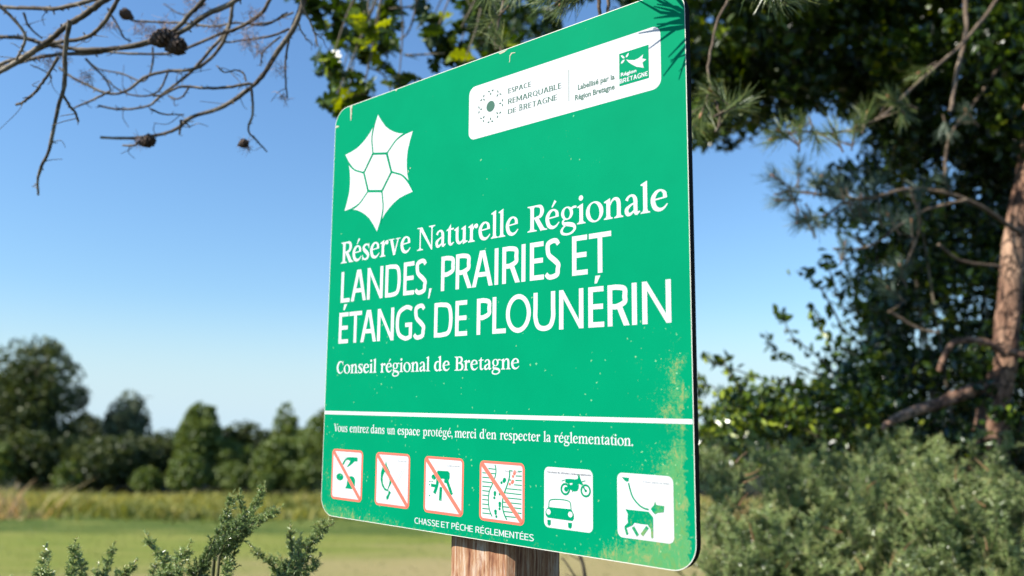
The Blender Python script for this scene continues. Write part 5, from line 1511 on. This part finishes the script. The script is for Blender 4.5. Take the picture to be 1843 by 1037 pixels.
def limb_to(p, z0=None, mid=None, r0=.03, r1=.006, n=14):
    f = int(np.clip((p[2] + .6) / 7.2, .62, .95) * 29)
    s_ = tk[f]
    q = (s_ + p) / 2 + np.array([0, 0, .55]) + rng.normal(0, .08, 3)
    brn.tube(curve([s_, q, p], n) - OB, [r0, r1], 6, .5, 0, True, .05)


fol = MB()


def clump(c, r_, n, size=.062, shape='quad', mbx=None, tmu=.35, asp=.65):
    u = rng.normal(0, 1, (n, 3)); u *= (rng.uniform(0, 1, n) ** .45 / np.linalg.norm(u, axis=1))[:, None]
    P = c + u * r_ * np.array([1, 1, .8])
    (mbx if mbx is not None else fol).leaves(P, size, shape, np.clip(rng.normal(tmu, .22, n), 0, 1), aspect=asp, up=.8)


fol0 = fol
oak_mesh = []
for i in range(10):
    m1 = MB(); keep = rng; rng = np.random.default_rng(500 + i)
    m1.leaves(np.zeros((1, 3)), .075, 'oak', np.array([(.15, .35, .5, .6, .75, .4, .3, .9, 1.0, .55)[i]]), aspect=.80)
    rng = keep
    oak_mesh.append(m1.mesh("oak_leaf", M_oak_leaf))
spots = [(560, 8, 24, 14), (600, 25, 26, 16), (640, 20, 36, 26), (668, 58, 32, 24), (640, 82, 30, 20), (688, 82, 22, 12), (704, 22, 26, 14), (592, 124, 22, 13), (612, 142, 20, 10), (655, 160, 22, 12), (718, 145, 20, 12),
         (776, 38, 20, 12), (782, 66, 18, 10), (792, 96, 22, 14), (822, 92, 22, 13), (832, 122, 14, 6), (600, 186, 16, 8), (624, 192, 16, 9), (646, 196, 16, 8), (850, 18, 26, 14), (872, 60, 30, 16), (892, 90, 26, 12), (756, 12, 18, 8), (610, 65, 20, 8), (578, 110, 12, 5), (705, 95, 16, 6), (830, 50, 18, 8)]
nl = 0
last = at(700, -80, 3.1)
limb_to(last, r0=.035, r1=.012)
limb_to(at(860, -70, 3.2), r0=.035, r1=.012)
for x, y, r_, n in spots:
    d = rng.uniform(2.9, 3.3)
    c = at(x, y, d)
    for q in range(n):
        if nl >= 298: break
        p_ = c + rng.normal(0, .62, 3) * r_ / F_PX * d
        o = bpy.data.objects.new("leaf", oak_mesh[int(rng.choice(10, p=[.08, .12, .12, .13, .12, .10, .09, .09, .08, .07]))])
        COL.objects.link(o); o.parent = OAK; o.location = Vector(p_ - OB)
        o.rotation_euler = (rng.uniform(0, 6.28), rng.uniform(0, 6.28), rng.uniform(0, 6.28))
        o.scale = (rng.uniform(.7, 1.15),) * 3
        nl += 1
    a_ = at(700, -80, 3.1) if x < 745 else at(860, -70, 3.2)
    brn.tube(curve([c, (c + a_) / 2 + rng.normal(0, .03, 3), a_], 8) - OB, [.0022, .005], 5, .5, 0)
for x, y, r_, n in spots:
    clump(at(x, y, 3.15) - OB, r_ * .95 / F_PX * 3.1, int(n * .8), .070, 'oak', fol0, .50, .8)
for L in ([(752, -10), (742, 40), (728, 66), (705, 74)], [(742, 12), (700, 16)], [(660, 120), (690, 135), (706, 170)], [(730, 100), (770, 98), (800, 96)]):
    brn.tube(curve(pts(L, 3.1), 10) - OB, [.0045, .003], 5, .5, 0)

# leaves are cleared along the sun's path to light the pine's trunk and limb
lit_pts = [at(px, py, 3.95) for px, py in ((1838, 380), (1832, 430), (1824, 480), (1818, 530), (1810, 580), (1806, 630), (1740, 706), (1690, 726), (1640, 742))]


def in_gap(p, r_):
    for q in lit_pts:
        d_ = p - q; t_ = d_ @ S_
        if t_ > .1 and np.linalg.norm(d_ - S_ * t_) < r_ + .05: return True
    return False


low = [(1232, 262), (1262, 292), (1300, 285), (1340, 262), (1380, 235), (1430, 200), (1480, 200), (1530, 235), (1580, 250), (1640, 300), (1760, 330), (1900, 330)]
lx, ly = np.array(low).T
for k in range(250):                                          # visible underside, upper right
    px = rng.uniform(1215, 1930); py = rng.uniform(-120, np.interp(px, lx, ly) - 22)
    d = rng.uniform(3.6, 6.0)
    c = at(px, py, d); c = c - OB
    if in_gap(c + OB, .16): continue
    clump(c, rng.uniform(.12, .24), 130, .066, 'oval', tmu=(.30, .40, .62)[k % 3])
    if py < -40 and k % 2 == 0: limb_to(c + OB, r0=.02)
for k in range(44):                                           # along the top behind the sign
    px = rng.uniform(855, 1230); py = rng.uniform(-90, 150); d = rng.uniform(3.3, 4.6)
    if 1020 < px < 1110 and py > -20 and py < 60: continue
    c = at(px, py, d) - OB
    clump(c, rng.uniform(.09, .16), 60, .066, 'oak', tmu=.38, asp=.8)
for k in range(120):                                          # crown above and beyond the picture, added to shade the leaves below
    c = np.array([rng.uniform(-.6, 4.9), rng.uniform(3.0, 7.6), rng.uniform(4.0, 7.4)])
    if (c[2] - EYE) < c[1] * .50 + .2: continue
    if in_gap(c, .32): continue
    clump(c - OB, rng.uniform(.3, .5), 170, .085, 'quad', tmu=.4)
    if k % 3 == 0: limb_to(c, r0=.03)
tag(link("foliage", fol.mesh("foliage", M_oak_leaf), OAK), None, kind="stuff")
link("branches", brn.mesh("branches", M_oak_bark, True), OAK)

# ------------------------------------------------------------------ evergreen shrub between the pine and the gorse
SB = at(1720, 900, 4.9); SB[2] = float(ground_z(SB[0], SB[1]))
SH = empty("leafy_shrub", SB)
tag(SH, "tall shrub of small glossy dark leaves standing behind the pine trunk", "shrub")
stm = MB(); fol = MB()
sm_mesh = []
for i in range(8):
    m1 = MB(); keep = rng; rng = np.random.default_rng(700 + i)
    m1.leaves(np.zeros((1, 3)), .060, 'oval', np.array([(.35, .6, .8, .9, .5, .97, .65, .85)[i]]), aspect=.62)
    rng = keep
    sm_mesh.append(m1.mesh("small_leaf", M_shrub_leaf))
sprays = [[(1530, 700), (1470, 640), (1430, 610), (1410, 575), (1402, 560)], [(1500, 690), (1450, 665), (1400, 640), (1385, 612), (1378, 596)], [(1520, 600), (1490, 540), (1460, 500), (1432, 488)], [(1520, 560), (1500, 510), (1490, 475), (1478, 460)],
          [(1420, 760), (1370, 745), (1330, 700), (1306, 655), (1300, 640)], [(1450, 690), (1400, 690), (1330, 668), (1290, 655), (1276, 638)], [(1400, 770), (1340, 740), (1290, 700), (1262, 690), (1256, 672)], [(1540, 640), (1480, 600), (1470, 570), (1462, 556)],
          [(1560, 440), (1520, 420), (1490, 400), (1480, 385)], [(1440, 780), (1380, 760), (1320, 735), (1270, 735)], [(1480, 790), (1420, 755), (1390, 720), (1378, 700)], [(1540, 760), (1480, 730), (1440, 700), (1420, 690)]]
nl = 0
for L in sprays:
    d = rng.uniform(3.9, 4.6)
    P = curve(pts(L, d), 22)
    stm.tube(P - SB, [.006, .002], 5, .5, 0)
    for i in range(3, len(P)):
        for q in range(1 if rng.random() < .7 else 2):
            if nl >= 290: break
            dr = rng.normal(0, 1, 3); dr /= np.linalg.norm(dr)
            o = bpy.data.objects.new("leaf", sm_mesh[int(rng.integers(8))])
            COL.objects.link(o); o.parent = SH; o.location = Vector(P[i] + dr * .030 - SB)
            o.rotation_euler = (rng.uniform(0, 6.28), rng.uniform(0, 6.28), rng.uniform(0, 6.28)); o.scale = (rng.uniform(.8, 1.25),) * 3
            nl += 1
left = [(230, 1560), (300, 1490), (330, 1450), (400, 1520), (450, 1535), (500, 1500), (560, 1520), (620, 1500), (660, 1490), (700, 1420), (740, 1280), (800, 1275), (860, 1300)]
lyy, lxx = np.array(left).T
for k in range(500):
    py = rng.uniform(230, 860); lx0 = np.interp(py, lyy, lxx)
    px = lx0 + 26 + rng.uniform(0, 1) ** .8 * (1930 - lx0)
    d = rng.uniform(4.3, 6.2)
    c = at(px, py, d) - SB
    if in_gap(c + SB, .14): continue
    clump(c, rng.uniform(.10, .22), 60, .056, 'oval', tmu=(.30, .42, .55, .75)[k % 4], asp=.62)
    if k % 11 == 0:
        stm.tube(curve([(rng.normal(0, .1), rng.normal(0, .1), .1), c * [.5, .5, .45] + rng.normal(0, .1, 3), c], 10), [.02, .004], 5, .5, 0)
for k in range(60):                                          # leaves round the pine's foot and limb
    px = rng.uniform(1560, 1900); py = rng.uniform(560, 840)
    if 1640 < px < 1760 and 690 < py < 760: continue
    if in_gap(at(px, py, 4.0), .10): continue
    clump(at(px, py, rng.uniform(3.85, 4.3)) - SB, rng.uniform(.07, .13), 36, .052, 'oval', tmu=.45, asp=.62)
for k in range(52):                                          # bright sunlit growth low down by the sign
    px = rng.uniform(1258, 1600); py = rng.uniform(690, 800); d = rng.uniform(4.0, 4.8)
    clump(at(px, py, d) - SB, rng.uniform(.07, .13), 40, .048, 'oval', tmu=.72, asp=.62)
tag(link("foliage", fol.mesh("foliage", M_shrub_leaf), SH), None, kind="stuff")
link("stems", stm.mesh("stems", M_oak_bark, True), SH)

# unseen bush added right of the viewer to darken the sign's right side
HB = np.array([3.5, 0.4, float(ground_z(3.5, 0.4))])
HG = empty("added_shade_bush", HB)
tag(HG, "tall dark holly standing right beside the viewer, outside the picture", "bush")
mb = MB()
for k in range(110):
    c_ = np.array([rng.normal(0, .55), rng.uniform(-1.9, 1.2), rng.uniform(.2, 3.9)])
    u = rng.normal(0, 1, (90, 3)); u *= (rng.uniform(0, 1, 90) ** .45 / np.linalg.norm(u, axis=1))[:, None]
    mb.leaves(c_ + u * .36, .09, 'quad', np.clip(rng.normal(.4, .2, 90), 0, 1), aspect=.62)
link("crown", mb.mesh("crown", M_shrub_leaf), HG)
mb = MB(); mb.tube(curve([(0, 0, -.1), (.03, 0, 1.5), (0, 0, 3.6)], 10), [.07, .02], 8)
link("trunk", mb.mesh("trunk", M_oak_bark, True), HG)

# bare stems in the grass just behind the post
b0 = at(1045, 1120, 2.6); zb = float(ground_z(b0[0], b0[1]))
DS = empty("dead_stems", (b0[0], b0[1], zb))
tag(DS, "thin dark bare plant stems just right of the wooden post", "plant")
mb = MB(); o0 = np.array([b0[0], b0[1], zb])
for L, r_ in (([(1060, 1200), (1056, 1080), (1050, 1020), (1040, 990), (1036, 960)], .008), ([(1050, 1060), (1030, 1030), (1018, 1012), (1010, 1004)], .0035), ([(1052, 1040), (1035, 1040), (1018, 1034)], .002), ([(1048, 1010), (1028, 1000), (1020, 985)], .002)):
    P = curve(pts(L, 2.6), 12) - o0
    if L[0][1] > 1150: P = np.vstack([[(0, 0, -.05)], P])
    mb.tube(P, [r_, r_ * .7], 6, .5, 0)
link("stem", mb.mesh("stem", M_oak_bark, True), DS)

bpy.context.view_layer.update()
